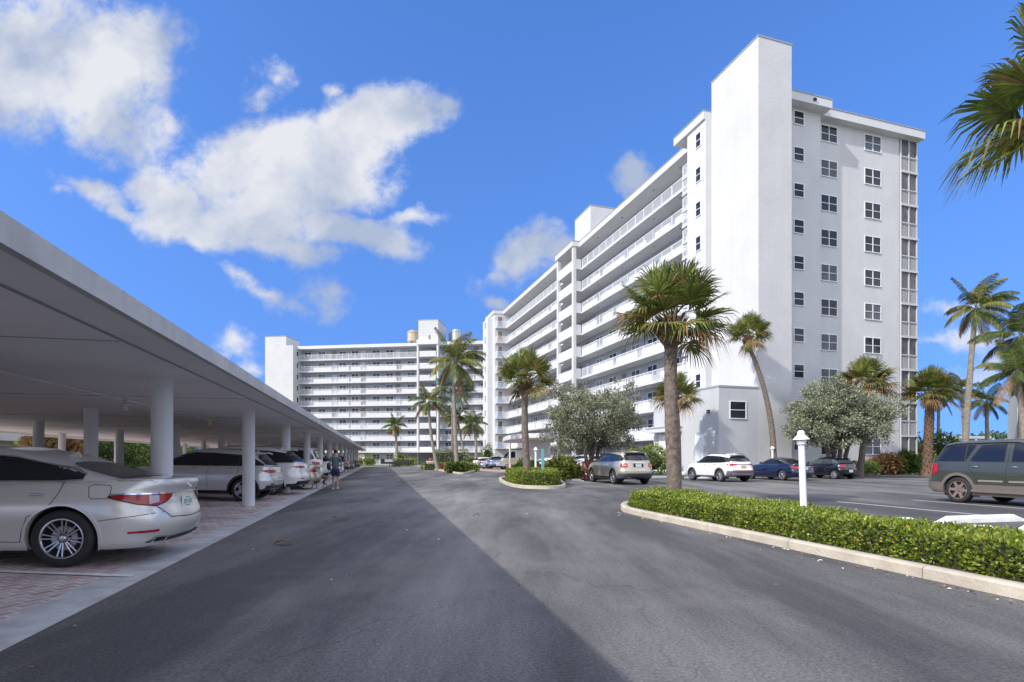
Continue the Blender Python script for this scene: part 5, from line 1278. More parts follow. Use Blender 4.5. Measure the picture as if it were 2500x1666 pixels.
def low_profile(kind, wb, ro, fo, W_, H, belt, wr, **k):
    L_ = wb+fo
    if kind == 'sedan':
        P = dict(zlow=[(-ro,.27),(-ro+.3,.21),(.4,.19),(wb-.4,.17),(L_-.3,.19),(L_,.24)],
          deck=[(-ro,belt+.065),(-ro+.10,belt+.085),(-ro+.5,belt+.08),(0,belt+.06),(wb*.5,belt+.0),(wb-.5,belt+.0),(wb-.05,belt-.04),(wb+.5,belt-.15),(L_-.12,belt-.28),(L_,belt-.36)],
          rear=[(0,-ro+.16),(.12,-ro+.06),(.3,-ro),(.45,-ro+.015),(.62,-ro+.07),(.8,-ro+.08),(.95,-ro+.03),(1,-ro+.045)],
          front=[(0,L_-.16),(.2,L_-.03),(.45,L_),(.7,L_-.04),(.9,L_-.12),(1,L_-.22)],
          wv=[(0,.90),(.06,.955),(.2,.975),(.5,1.0),(.66,.995),(.78,.97),(.9,.925),(1,.86)],
          gh=dict(rear=[(0,-ro+.34),(.25,-ro+.66),(.5,-ro+.98),(.75,-ro+1.33),(.92,-ro+1.68),(1,-ro+1.98)],
                  front=[(0,wb-.30),(.3,wb-.62),(.6,wb-.98),(.85,wb-1.3),(1,wb-1.62)],
                  w=[(0,.89),(.3,.83),(.6,.76),(.85,.685),(1,.60)],
                  roof=[(-ro+.4,H-.20),(.0,H-.125),(.5,H-.055),(1.0,H-.035),(1.6,H-.04),(wb-.3,H-.16)], n=15, m=2.6, crown=.035))
    else:
        sl = k.get('slope', .30)
        P = dict(zlow=[(-ro,.42),(-ro+.35,.30),(.4,.25),(wb-.4,.25),(L_-.4,.27),(L_,.34)],
          deck=[(-ro,belt+.02),(-ro+.4,belt+.03),(.3,belt+.02),(wb*.5,belt-.01),(wb-.3,belt-.0),(wb+.1,belt-.05),(wb+.45,belt-.1),(L_-.14,belt-.22),(L_,belt-.32)],
          rear=[(0,-ro+.16),(.12,-ro+.05),(.26,-ro),(.42,-ro+.0),(.56,-ro+.05),(.8,-ro+.07),(1,-ro+.11)],
          front=[(0,L_-.18),(.2,L_-.04),(.45,L_),(.7,L_-.03),(.9,L_-.09),(1,L_-.2)],
          wv=[(0,.92),(.06,.965),(.2,.98),(.5,1.0),(.7,.995),(.85,.965),(1,.91)],
          gh=dict(rear=[(0,-ro+.11),(.3,-ro+.11+sl*.35),(.6,-ro+.11+sl*.72),(.85,-ro+.11+sl*1.0),(.95,-ro+.14+sl*1.15),(1,-ro+.30+sl*1.5)],
                  front=[(0,wb-.02),(.3,wb-.32),(.6,wb-.66),(.85,wb-.98),(1,wb-1.3)],
                  w=[(0,.925),(.3,.885),(.6,.835),(.85,.77),(.95,.71),(1,.64)],
                  roof=[(-ro,H-.13),(-ro+.5,H-.075),(.4,H-.045),(1.2,H-.035),(wb-1.0,H-.06),(wb-.1,H-.16)], n=11, m=2.3, crown=.035))
    P.update(wb=wb, ro=ro, fo=fo, W=W_, H=H, belt=belt, wr=wr, Ra=wr+.055); P.update({a: b for a, b in k.items() if a != 'slope'}); return P
def sedan_glass(c, P, quarter=True, chrome=M_chrome, dz=0):
    b, H, wb, ro = P['belt']+.035, P['H'], P['wb'], P['ro']; Q = c.body
    lo = [(-ro+.92,b+.055),(.1,b+.03),(1.0,b+.01),(wb-.72,b+.0),(wb-.38,b+.01)]
    hi = [(-ro+.92,b+.075),(-ro+1.12,b+.15),(-ro+1.4,H-.22),(.65,H-.155),(1.05,H-.125),(1.5,H-.13),(wb-1.05,H-.21),(wb-.65,b+.13),(wb-.38,b+.02)]
    hi = [(x, z) for x, z in hi]
    c.side('window_surround', M_black, [(x-(.02 if i == 0 else 0), z-.018) for i, (x, z) in enumerate(lo)], [(x, z+.02) for x, z in hi], off=.0035, nx=50)
    xp = .95; xq = .12
    def cut(a, b_, nm):
        l2 = [(a, interp(lo, a))]+[p for p in lo if a < p[0] < b_]+[(b_, interp(lo, b_))]; h2 = [(a, interp(hi, a))]+[p for p in hi if a < p[0] < b_]+[(b_, interp(hi, b_))]
        c.side(nm, M_cglass, l2, h2, off=.007, nx=26)
    cut(lo[0][0]+.02, xq-.015, 'quarter_glass'); cut(xq+.012, xp-.035, 'rear_door_glass'); cut(xp+.035, lo[-1][0]-.02, 'front_door_glass')
    if chrome:
        c.line([(x, z-.02) for x, z in lo], .014, chrome, 'window_trim', off=.009); c.line([(x, z+.02) for x, z in hi], .014, chrome, 'window_trim', off=.009)
    # rear screen and windscreen laid from above
    c.top('rear_screen', M_cglass, ([(0,-ro+.42),(.45,-ro+.46),(.60,-ro+.55)], [(0,-ro+1.30),(.42,-ro+1.26),(.50,-ro+1.08),(.60,-ro+.66)]), .60, off=.006, nx=18, ny=22)
    c.top('windscreen', M_cglass, ([(0,wb-1.46),(.5,wb-1.42),(.6,wb-1.36)], [(0,wb-.34),(.55,wb-.44),(.72,wb-.62)]), .66, off=.006, nx=16)
def sedan_lines(c, P):
    b, wb, ro = P['belt'], P['wb'], P['ro']; zl_ = .30
    c.line([(wb-.42,b-.0),(wb-.36,b-.25),(wb-.42,zl_+.02)], .009); c.line([(.95,b+.03),(.97,.6),(.95,zl_)], .009)
    c.line([(.03,b+.05),(.06,b-.1),(.12,b-.22),(.37,.60),(.43,.42),(.45,zl_)], .009); c.line([(.45,zl_),(wb-.42,zl_)], .008)
def suv_glass(c, P, third=True, dark=M_cglass, trim=None, xq=None, hi_rear=None):
    b, H, wb, ro = P['belt']+.03, P['H'], P['wb'], P['ro']; x_r = -ro+.34
    lo = [(x_r,b+.06),(0,b+.03),(1.0,b+.01),(wb-.35,b+.0),(wb-.12,b+.01)]
    hi = hi_rear or [(x_r,b+.14),(x_r+.22,H-.27),(0.1,H-.20),(.9,H-.155),(wb-1.3,H-.155),(wb-.85,H-.26),(wb-.45,b+.17),(wb-.12,b+.02)]
    c.side('window_surround', M_black, [(x, z-.018) for x, z in lo], [(x, z+.018) for x, z in hi], off=.0035, nx=50)
    xq = xq if xq is not None else .16; xp = wb*.375
    def cut(a, b_, nm):
        l2 = [(a, interp(lo, a))]+[p for p in lo if a < p[0] < b_]+[(b_, interp(lo, b_))]; h2 = [(a, interp(hi, a))]+[p for p in hi if a < p[0] < b_]+[(b_, interp(hi, b_))]
        c.side(nm, dark, l2, h2, off=.007, nx=24)
    cut(x_r+.03, xq-.03, 'quarter_glass'); cut(xq+.03, xp-.04, 'rear_door_glass'); cut(xp+.04, wb-.16, 'front_door_glass')
    if trim: c.line([(x, z-.02) for x, z in lo], .016, trim, 'window_trim', off=.009)
    W_ = P['W']; c.end('rear_screen', dark, [(-W_*.70,b+.07),(0,b+.05),(W_*.70,b+.07)], [(-W_*.66,H-.27),(-W_*.5,H-.19),(0,H-.165),(W_*.5,H-.19),(W_*.66,H-.27)], off=.009)
    c.top('windscreen', M_cglass, ([(0,wb-1.2),(.6,wb-1.12)], [(0,wb-.06),(.55,wb-.16),(.75,wb-.36)]), .68, off=.006, nx=16)
    c.line([(wb-.12,b-.0),(wb-.2,b-.35),(wb-.28,.45)], .009); c.line([(xp,b),(xp+.02,.7),(xp,.42)], .009); c.line([(xq,b),(xq+.02,b-.18),(.36,.62),(.42,.42)], .009)
    c.line([(-W_*.66,.62),(-W_*.72,b-.02)], .009, side=False); c.line([(W_*.66,.62),(W_*.72,b-.02)], .009, side=False); c.line([(-W_*.66,.62),(W_*.66,.62)], .01, side=False)
    # roof spoiler
    mb = MB(); zt = H-.10; xs_ = c.surf_x(0, H-.2); w = W_*.62
    mb.add([(xs_-.10,-w,zt-.02),(xs_-.14,0,zt+.015),(xs_-.10,w,zt-.02),(xs_+.4,w,zt+.035),(xs_+.4,0,zt+.06),(xs_+.4,-w,zt+.035),(xs_-.08,-w,zt-.045),(xs_-.12,0,zt-.012),(xs_-.08,w,zt-.045),(xs_+.2,w,zt-.03),(xs_+.2,0,zt-.02),(xs_+.2,-w,zt-.03)],
        [(0,5,4,1),(1,4,3,2),(0,1,7,6),(1,2,8,7),(6,7,10,11),(7,8,9,10),(2,3,9,8),(0,6,11,5)])
    mb.build('roof_spoiler', P.get('spoilm', c.M['paint']), c.body, 50)
def front_bits(c, P, lampz=None):
    b, W_ = P['belt'], P['W']; z = lampz or b-.30
    for sy in (1,-1): c.corner('headlight', mat('headlight_lens', (.55,.57,.6), .08, coat=1), [(12,z+.02),(90,z-.05)], [(12,z+.05),(90,z+.09)], sy, rear=False)
    c.end('grille', M_black, [(-W_*.5,z-.22),(W_*.5,z-.22)], [(-W_*.55,z+.04),(W_*.55,z+.04)], rear=False)
PI = math.pi
def heading(deg): return R(90-deg)
SILV = paint('silver_beige_metallic', (.70,.685,.655), .3, .28); GREY = paint('silver_metallic', (.62,.62,.63), .4, .3); WHT = paint('white_paint', (.80,.81,.82), 0, .28)
GOLD = paint('gold_metallic', (.50,.45,.36), .5, .3); NAVY = paint('navy_paint', (.006,.012,.045), .1, .25); BLK = paint('dark_blue_black_paint', (.004,.006,.016), .1, .22)
GREEN = paint('dark_green_metallic', (.050,.057,.042), .12, .35); TAN = mat('tan_lower_paint', (.20,.165,.14), .5, metal=.3); DGR = paint('dark_grey_metallic', (.10,.105,.11), .5, .3)
WHT2 = paint('pearl_white_paint', (.76,.76,.77), .1, .28)
CPH = -98.4
g3 = 'cars parked under the carport'
# ---------------- silver sedan in front left
P = low_profile('sedan', 2.87, 1.08, .99, .932, 1.445, .985, .345, rim='multi', tw=.235, n=11, m=2.5)
E0, c0_ = -3.66, 8.63
p0 = FE.w(E0, c0_, pz(E0)+.01)
c = Car('sedan_car', 'silver beige sedan with its tail out of the carport, closest car on the left', 'car', P, dict(paint=SILV), p0, heading(CPH), -.03, group=g3, N=280)
sedan_glass(c, P); sedan_lines(c, P); b = P['belt']; ro = P['ro']; W_ = P['W']
c.handles((.28,1.22), b-.115, M_chrome); c.mirrors(P['wb']-.62, b+.09); c.fin(.42)
for sy in (1,-1):
    l_ = c.corner('tail_lamp', M_red, [(14,b-.135),(40,b-.215),(60,b-.245),(74,b-.20),(84,b-.135)], [(14,b-.125),(40,b-.10),(84,b-.098)], sy, off=.012, na=30, cx=-ro+.72)
    c.corner('lamp_clear_band', M_clear, [(52,b-.225),(64,b-.20)], [(52,b-.115),(64,b-.115)], sy, off=.016, cx=-ro+.72)
    c.corner('lamp_dark_rim', M_black, [(12,b-.145),(40,b-.226),(60,b-.258),(75,b-.212),(86,b-.14)], [(12,b-.117),(40,b-.088),(86,b-.09)], sy, off=.008, na=30, cx=-ro+.72)
    c.corner('chrome_strip', M_chrome, [(14,b-.108),(86,b-.098)], [(14,b-.096),(86,b-.078)], sy, off=.02, na=24, cx=-ro+.72)
    c.corner('reflector', M_red, [(32,.405),(62,.415)], [(32,.43),(62,.445)], sy, off=.012, cx=-ro+.72)
    c.corner('bumper_valance', M_black, [(50,.275),(90,.268)], [(50,.28),(62,.325),(90,.32)], sy, off=.012, cx=-ro+.72)
    c.corner('exhaust_surround', M_chrome, [(56,.28),(78,.285)], [(56,.29),(62,.35),(78,.345)], sy, off=.022, cx=-ro+.72)
    c.corner('exhaust_opening', M_dark, [(59,.293),(75,.297)], [(59,.298),(63,.336),(75,.333)], sy, off=.028, cx=-ro+.72)
c.end('chrome_strip', M_chrome, [(-W_*.62,b-.098),(W_*.62,b-.098)], [(-W_*.62,b-.076),(W_*.62,b-.076)], off=.022)
c.end('lower_valance', M_black, [(-W_*.5,.268),(W_*.5,.268)], [(-W_*.5,.32),(W_*.5,.32)], off=.012)
c.line([(-W_*.66,b-.26),(-W_*.5,b-.40),(0,b-.425),(W_*.5,b-.40),(W_*.66,b-.26)], .012, side=False); c.line([(-ro+.10,b-.33),(-ro+.55,b-.40),(-.40,b-.42)], .008)
c.line([(-ro+.20,b+.068),(-ro+.55,b+.065)], .007)
c.plate(b-.225)
fu = [(-.50,b-.02),(-.48,b+.01),(-.30,b+.015),(-.255,b-.01),(-.28,b-.13),(-.31,b-.155),(-.47,b-.15),(-.50,b-.12),(-.50,b-.02)]
c.line(fu, .007, sides=(1,))
xe = c.surf_x(0, b+.0)-.012; mb = MB()
pts = [(xe, .048*math.cos(a), b-.005+.034*math.sin(a)) for a in (2*PI*i/20 for i in range(21))]; mb.tube(pts, .006, 6); mb.tube([(xe,-.02,b+.022),(xe,.012,b-.02),(xe,-.03,b-.022)], .005, 6); mb.build('badge', M_chrome, c.body, 40)
front_bits(c, P)
# ---------------- carport SUVs
def slot(E, cc): return FE.w(E, cc, pz(E)+.01)
P = low_profile('suv', 2.73, .87, .82, .917, 1.60, 1.03, .352, slope=.48, clad=.14, aw=.06, rim='five')
c = Car('suv_car', 'small silver suv with dark wheel arches, second car under the carport behind a thin column', 'car', P, dict(paint=GREY, arch=M_black), slot(-4.0, 19.2), heading(CPH), -.03, group=g3, N=220)
suv_glass(c, P, trim=M_chrome, hi_rear=[(-.53,1.12),(-.25,1.30),(.1,1.395),(.9,1.44),(1.43,1.44),(1.88,1.34),(2.28,1.23),(2.61,1.08)]); c.handles((.42,1.42), 1.0, M_chrome); c.mirrors(2.35, 1.12); c.fin(-.1)
for sy in (1,-1):
    c.corner('tail_lamp', M_red, [(24,.93),(50,.875),(88,.90)], [(24,.95),(50,.985),(88,.975)], sy, off=.012); c.corner('reflector', M_red, [(50,.52),(66,.52)], [(50,.56),(66,.56)], sy, off=.012)
c.end('bumper_cover', M_black, [(-.8,.33),(.8,.33)], [(-.8,.50),(.8,.50)], off=.006); c.end('skid_plate', M_chrome, [(-.55,.335),(.55,.335)], [(-.6,.385),(.6,.385)], off=.014); c.plate(.72); front_bits(c, P)
c.line([(-.72,.70),(.72,.70)], .01, side=False)
P = low_profile('suv', 3.07, 1.10, 1.02, .99, 1.77, 1.12, .385, slope=.62, clad=.16, aw=.05, rim='five')
c = Car('suv_car', 'large white suv, third car under the carport, with slim red tail lamps', 'car', P, dict(paint=WHT2, arch=WHT2), slot(-3.75, 22.45), heading(CPH), -.03, group=g3)
suv_glass(c, P, trim=M_chrome); c.rails(-.3, 1.7, .68, M_chrome); c.fin(-.05); c.mirrors(2.6, 1.2)
for sy in (1,-1):
    c.corner('tail_lamp', M_red, [(20,1.03),(60,.985),(88,1.0)], [(20,1.045),(60,1.085),(88,1.065)], sy, off=.012); c.corner('reflector', M_red, [(50,.60),(70,.60)], [(50,.635),(70,.635)], sy, off=.012)
c.end('bumper_cover', M_black, [(-.85,.36),(.85,.36)], [(-.85,.52),(.85,.52)], off=.006); c.end('chrome_strip', M_chrome, [(-.6,1.0),(.6,1.0)], [(-.6,1.03),(.6,1.03)], off=.016); c.plate(.86); c.exhaust((-.5,.5), .36, .05)
def simple_sedan(label, paint_, loc, rz, pitch=0, group=None, ro=1.05, H=1.44, det=True, lamp=None, wb=2.8):
    P = low_profile('sedan', wb, ro, .95, .91, H, .97, .335); c = Car('sedan_car', label, 'car', P, dict(paint=paint_), loc, rz, pitch, group=group, N=140)
    sedan_glass(c, P, chrome=M_chrome if det else None); b = P['belt']
    if det: sedan_lines(c, P); c.handles((.3,1.25), b-.11)
    c.mirrors(P['wb']-.62, b+.09)
    for sy in (1,-1):
        c.corner('tail_lamp', M_red, lamp[0] if lamp else [(22,b-.22),(86,b-.2)], lamp[1] if lamp else [(22,b-.1),(86,b-.06)], sy, off=.012)
    c.plate(b-.22 if not lamp else b-.2); c.line([(-.7,b-.3),(.7,b-.3)], .01, side=False); front_bits(c, P); c.end('bumper_cover', M_black, [(-.6,.27),(.6,.27)], [(-.6,.36),(.6,.36)], off=.008); return c, P
def simple_suv(label, paint_, loc, rz, pitch=0, group=None, H=1.7, slope=.4, wb=2.75, ro=.95, clad=.16, name='suv_car', arch=None, belt=None, W_=.93, wr=.36, cat='car'):
    P = low_profile('suv', wb, ro, .9, W_, H, belt or H*.64, wr, slope=slope, clad=clad, aw=.045); c = Car(name, label, cat, P, dict(paint=paint_, arch=arch or M_black), loc, rz, pitch, group=group, N=140)
    suv_glass(c, P); b = P['belt']; c.mirrors(wb-.4, b+.1); c.handles((.4,1.4), b-.09)
    for sy in (1,-1): c.corner('tail_lamp', M_red, [(24,b-.2),(84,b-.2)], [(24,b-.03),(84,b-.06)], sy, off=.012)
    c.end('bumper_cover', M_black, [(-.7,.34),(.7,.34)], [(-.7,.5),(.7,.5)], off=.006); c.plate(b-.3); front_bits(c, P); return c, P
c, P = simple_sedan('pale gold sedan, fourth car under the carport beside the walking man', GOLD, slot(-3.65, 26.0), heading(CPH), -.03, g3)
c.end('bumper_step', GOLD, [(-.8,.4),(.8,.4)], [(-.8,.45),(.8,.45)], off=.02)
c, P = simple_suv('tall boxy white suv, fifth car under the carport behind the walking man', WHT, slot(-4.0, 30.4), heading(CPH), -.03, g3, H=1.95, slope=.22, wb=3.1, ro=1.1, clad=0, arch=WHT, belt=1.22, W_=1.0, wr=.39); c.rails(-.4, 2.0, .7)
c, P = simple_suv('white suv under the carport just past the walking man', WHT2, slot(-3.9, 38.6), heading(CPH), -.03, g3, H=1.68, slope=.5)
c, P = simple_sedan('white sedan with red lamps, seventh car under the carport', WHT, slot(-3.8, 44.6), heading(CPH), -.03, g3)
c, P = simple_suv('dark grey suv far down the carport', DGR, slot(-3.8, 55), heading(CPH), -.03, g3, H=1.65, slope=.45)
c, P = simple_sedan('dark grey sedan further down the carport', DGR, slot(-3.8, 63), heading(CPH), -.03, g3)
c, P = simple_sedan('grey sedan at the far end of the carport', DGR, slot(-3.7, 80), heading(CPH), -.03, g3)
c, P = simple_suv('white car nose glimpsed deep under the carport, beyond the silver sedan', WHT, slot(-15.2, 28.0), heading(CPH+180), .0, g3, H=1.6)
c, P = simple_sedan('dark sedan deep under the carport, its hood left of the small silver suv', DGR, slot(-13.8, 21.5), heading(CPH+180), .0, g3)
# ---------------- gold SUV
g4 = 'cars parked by the white block'
P = low_profile('suv', 3.02, 1.12, .97, .99, 1.80, 1.18, .385, slope=.30, clad=.22, aw=.05, rim='six')
c = Car('suv_car', 'gold suv with a dark rear screen and grey lower bumper, under the grey leaved tree', 'car', P, dict(paint=GOLD, arch=M_black), Vector((6.30,29.65,0)), heading(-13.4), 0, group=g4, N=200)
suv_glass(c, P); c.handles((.4,1.45), 1.06); c.mirrors(2.62, 1.25); c.rails(-.5, 1.9, .70, M_black)
for sy in (1,-1): c.corner('tail_lamp', M_red, [(28,.93),(66,.93)], [(28,1.12),(66,1.12)], sy, off=.014); c.corner('lamp_clear_band', M_clear, [(40,.99),(60,.99)], [(40,1.05),(60,1.05)], sy, off=.02)
c.end('bumper_cover', mat('dark_grey_bumper', (.06,.065,.075), .6), [(-.95,.36),(.95,.36)], [(-.95,.60),(.95,.60)], off=.02, ny=30); c.end('plate_recess', M_black, [(-.28,.92),(.28,.92)], [(-.3,1.14),(.3,1.14)], off=.012); c.plate(1.01); c.exhaust((.42,.54), .38, .035); c.end('chrome_strip', M_chrome, [(-.3,1.12),(.3,1.12)], [(-.3,1.15),(.3,1.15)], off=.02)
front_bits(c, P)
# ---------------- white SUV
P = low_profile('suv', 2.765, 1.0, .99, .95, 1.69, 1.10, .37, slope=.42, clad=.16, aw=.06, rim='five')
CL = mat('grey_cladding', (.11,.115,.125), .6)
c = Car('suv_car', 'white suv with grey wheel arches parked in front of the annex', 'car', P, dict(paint=WHT, arch=CL, clad=CL), Vector((13.15,32.95,0)), heading(-16), 0, group=g4, N=200)
suv_glass(c, P, trim=M_chrome); c.handles((.42,1.45), 1.02, M_chrome); c.mirrors(2.4, 1.18); c.rails(-.4, 1.7, .66); c.fin(-.1, WHT)
for sy in (1,-1): c.corner('tail_lamp', M_red, [(18,1.02),(45,.93),(60,.97),(82,1.0)], [(18,1.05),(45,1.085),(82,1.06)], sy, off=.014)
c.end('lamp_bar', M_black, [(-.7,1.0),(.7,1.0)], [(-.7,1.035),(.7,1.035)], off=.012); c.end('bumper_cover', CL, [(-.9,.36),(.9,.36)], [(-.9,.66),(.9,.66)], off=.012, ny=30); c.end('skid_plate', M_steel, [(-.72,.43),(.72,.43)], [(-.78,.55),(.78,.55)], off=.03); c.end('reflector', M_red, [(-.7,.665),(.7,.665)], [(-.7,.70),(.7,.70)], off=.02); c.plate(.88, yellow=True, marks=False); front_bits(c, P)
c.side('sill_trim', M_steel, [(.5,.34),(2.3,.34)], [(.5,.37),(2.3,.37)], off=.03)
# ---------------- navy sedan
P = low_profile('sedan', 2.775, 1.06, .96, .91, 1.45, .975, .335, rim='multi')
c = Car('sedan_car', 'navy blue sedan parked between the white suv and the black hatchback', 'car', P, dict(paint=NAVY), Vector((17.75,34.9,0)), heading(-17), 0, group=g4, N=200)
sedan_glass(c, P); sedan_lines(c, P); b = P['belt']; c.handles((.3,1.25), b-.11); c.mirrors(2.15, b+.09); c.fin(.3)
for sy in (1,-1): c.corner('tail_lamp', M_red, [(24,b-.12),(50,b-.25),(80,b-.2)], [(24,b-.07),(80,b-.05)], sy, off=.014)
c.end('chrome_strip', M_chrome, [(-.6,b-.10),(.6,b-.10)], [(-.6,b-.07),(.6,b-.07)], off=.014); c.plate(b-.21); c.line([(-.72,b-.34),(.72,b-.34)], .01, side=False); front_bits(c, P); c.end('bumper_cover', M_black, [(-.6,.27),(.6,.27)], [(-.6,.34),(.6,.34)], off=.008)
# ---------------- black hatchback
P = low_profile('hatch', 2.45, .62, .75, .83, 1.51, .99, .30, slope=.50, clad=0, aw=.02, rim='ten')
c = Car('hatchback_car', 'small blue black hatchback, rightmost in the row by the block', 'car', P, dict(paint=BLK, arch=BLK), Vector((22.25,37.2,0)), heading(-19), 0, group=g4, N=200)
suv_glass(c, P, xq=.22, dark=M_cglass2); c.handles((.42,1.2), .90); c.mirrors(2.1, 1.06)
for sy in (1,-1): c.corner('tail_lamp', M_red, [(34,.84),(80,.80)], [(34,.93),(55,.99),(80,.92)], sy, off=.014)
c.plate(.55, w=.30); front_bits(c, P); xb = c.surf_x(0,.86)-.01
mb = MB()
for k in range(3): a = PI/2+k*2*PI/3; dy, dz = .035*math.cos(a), .035*math.sin(a); mb.add([(xb,0,.86),(xb,dy*.5-dz*.3,.86+dz*.5+dy*.3),(xb,dy,.86+dz),(xb,dy*.5+dz*.3,.86+dz*.5-dy*.3)], [(0,1,2,3)])
mb.build('badge', M_chrome, c.body)
# ---------------- dark green wagon on the right, nose towards the camera
P = low_profile('suv', 3.02, 1.20, 1.02, 1.00, 1.95, 1.24, .395, slope=.34, clad=.36, aw=.085, rim='six', n=15, m=3, rimd=mat('dusty_brown_rim', (.22,.17,.14), .6, metal=.2))
P['wv'] = [(0,.94),(.06,.975),(.2,.99),(.36,1.0),(.7,.995),(.85,.975),(1,.94)]
P['rear'] = [(0,-1.06),(.1,-1.2),(.36,-1.2),(.42,-1.13),(.8,-1.10),(1,-1.08)]
c = Car('suv_car', 'big dark green suv with tan lower panels, cut by the right edge of the photo', 'car', P, dict(paint=GREEN, arch=TAN, clad=TAN), Vector((14.75,17.35,0)), heading(-13.4+180), 0, N=240)
b, H = P['belt']+.02, P['H']; GW = mat('tinted_blue_black_glass', (.012,.016,.03), .05, spec=.4)
def qw(nm, lo, hi): c.side('window_surround', M_black, [(x, z-.02) for x, z in lo], [(x, z+.02) for x, z in hi], off=.004); c.side(nm, GW, [(x+(.02 if i == 0 else -.02 if i == len(lo)-1 else 0), z) for i, (x, z) in enumerate(lo)], hi, off=.009)
qw('quarter_glass', [(-.98,b+.04),(.16,b+.03)], [(-.98,b+.10),(-.72,H-.20),(.44,H-.19),(.16,H-.19)][:3] if False else [(-.98,b+.10),(-.74,H-.20),(.16,H-.185)])
qw('quarter_glass_corner', [(.18,b+.03),(.20,b+.05),(.42,H-.21)], [(.18,H-.185),(.42,H-.19)])
qw('rear_door_glass', [(.36,b+.03),(1.28,b+.02)], [(.36,b+.06),(.62,H-.20),(1.28,H-.18)])
qw('front_door_glass', [(1.46,b+.02),(2.55,b+.02)], [(1.46,H-.18),(1.75,H-.20),(2.3,b+.2),(2.55,b+.03)])
c.line([(.30,b+.03),(.60,H-.15),(.66,H-.12)], .02, GREEN, 'window_pillar', off=.016); c.line([(1.37,H-.15),(1.37,.85),(1.37,.55)], .010); c.line([(.30,b),(.34,b-.2),(.55,.80),(.60,.55)], .010); c.line([(2.62,b),(2.5,.5)], .010)
c.line([(.62,.70),(1.30,.70)], .05, mat('tan_moulding', (.26,.22,.19), .55), 'door_moulding', off=.012); c.line([(1.45,.70),(2.45,.70)], .05, MATS['tan_moulding'], 'door_moulding', off=.012)
c.handles((.52,1.58), 1.12, M_chrome); c.mirrors(2.5, 1.3); c.rails(-.8, 1.9, .78, M_black)
for sy in (1,-1): c.corner('tail_lamp', M_red, [(4,.88),(70,.88)], [(4,1.20),(70,1.20)], sy, off=.014)
for sy in (1,-1): mb = MB(); mb.box(.45, 2.55, .80*sy, 1.06*sy, .36, .43); mb.build('running_board', TAN, c.body)
c.end('rear_screen', GW, [(-.68,b+.06),(.68,b+.06)], [(-.62,H-.24),(.62,H-.24)], off=.009); c.top('windscreen', GW, ([(0,1.85),(.6,1.95)], [(0,2.95),(.7,2.7)]), .68, nx=16); c.plate(.8); front_bits(c, P)
# ---------------- grey car behind it
c, P = simple_sedan('grey car showing only its nose past the tail of the green suv', DGR, at(2322,52.3,0), heading(-82), 0, None, H=1.46)
# ---------------- white cars behind the tree
c, P = simple_sedan('white sedan parked behind the palmetto, left of the grey leaved tree trunk', WHT, at(1408,41.2,0), heading(62), 0, g4, det=True)
c, P = simple_sedan('white sedan with a red lamp, left end of the row behind the palmetto', WHT, at(1318,49.5,0), heading(48), 0, g4, ro=1.0)
c, P = simple_suv('dark suv behind the white sedans near the middle bed', DGR, at(1372,52,0), heading(48), 0, g4, H=1.7)
c, P = simple_suv('white suv behind the trunks of the grey leaved tree', WHT, at(1425,49,0), heading(48), 0, g4, H=1.75)
# ---------------- far cars by the forecourt
g5 = 'white cars by the far forecourt'
c, P = simple_suv('small white suv at the left end of the far group of cars', WHT, at(1170,84,0), heading(62), 0, g5, H=1.62)
c, P = simple_sedan('silver blue sedan in the far group, right of the small white suv', paint('pale_blue_silver', (.55,.60,.68), .3, .3), at(1186,76,0), heading(66), 0, g5)
c, P = simple_suv('blue grey suv with its tailgate towards us beside the white van', paint('blue_grey_paint', (.16,.22,.36), .3, .3), at(1210,74,0), heading(4), 0, g5, H=1.75)
# ================================================================ VAN, CART, TRAILER
r = empty('van', at(1218,71,0), R(15), 'white service van with round marks on its side, by the entrance canopy', 'van')
mb = MB(); pr = [(-.1,.45),(5.3,.45),(5.3,1.1),(5.25,1.2),(5.1,2.35),(4.9,2.5),(1.7,2.5),(1.45,2.42),(.75,1.45),(.1,1.15),(-.1,.95)]
V_ = [(x,y*s_,z) for y, s_ in ((-1,1),(1,1)) for x, z in pr]; n = len(pr)
mb.add(V_, [tuple(range(n)), tuple(range(n,2*n))[::-1]]+[(i, i+n, (i+1)%n+n, (i+1)%n) for i in range(n)]); bd = mb.build('body', WHT, r)
mb = MB(); mb.add([(1.45,-1.004,2.3),(.85,-1.004,1.5),(1.9,-1.004,1.5),(1.9,-1.004,2.3)], [(0,1,2,3)]); mb.build('window', M_cglass, bd)
mb = MB(); mb.add([(.73,-.85,1.47),(1.43,-.8,2.40),(1.43,.8,2.40),(.73,.85,1.47)], [(0,1,2,3)]); mb.v = [(x-.012,y,z+.01) for x,y,z in mb.v]; mb.build('windscreen', M_cglass, bd)
mb = MB()
def oring(cx, cz, rr_, th=.035, a0=0, a1=360):
    pts = [(cx+rr_*math.cos(R(a0+(a1-a0)*i/18)), -1.01, cz+rr_*math.sin(R(a0+(a1-a0)*i/18))) for i in range(19)]; mb.tube(pts, th, 5)
oring(3.5,1.95,.21,.035,50,320); oring(3.95,1.95,.21); oring(4.4,1.95,.12,.03); oring(4.7,1.95,.12,.03); mb.box(3.3,4.8,-1.012,-1.002,1.55,1.6); mb.build('logo', mat('logo_blue', (.05,.22,.45), .5), bd)
ty, rim, bk = wheel_meshes(.35, .225, 'six')
for x in (.85, 4.3):
    for sy in (1,-1): w = put('wheel', ty, r, (x, sy*.9, .35), (0,0,PI if sy > 0 else 0)); put('rim', rim, w)
r = empty('utility_cart', at(1062,76,0), R(8), 'white utility cart with a red tank, left of the far palm bed', 'cart')
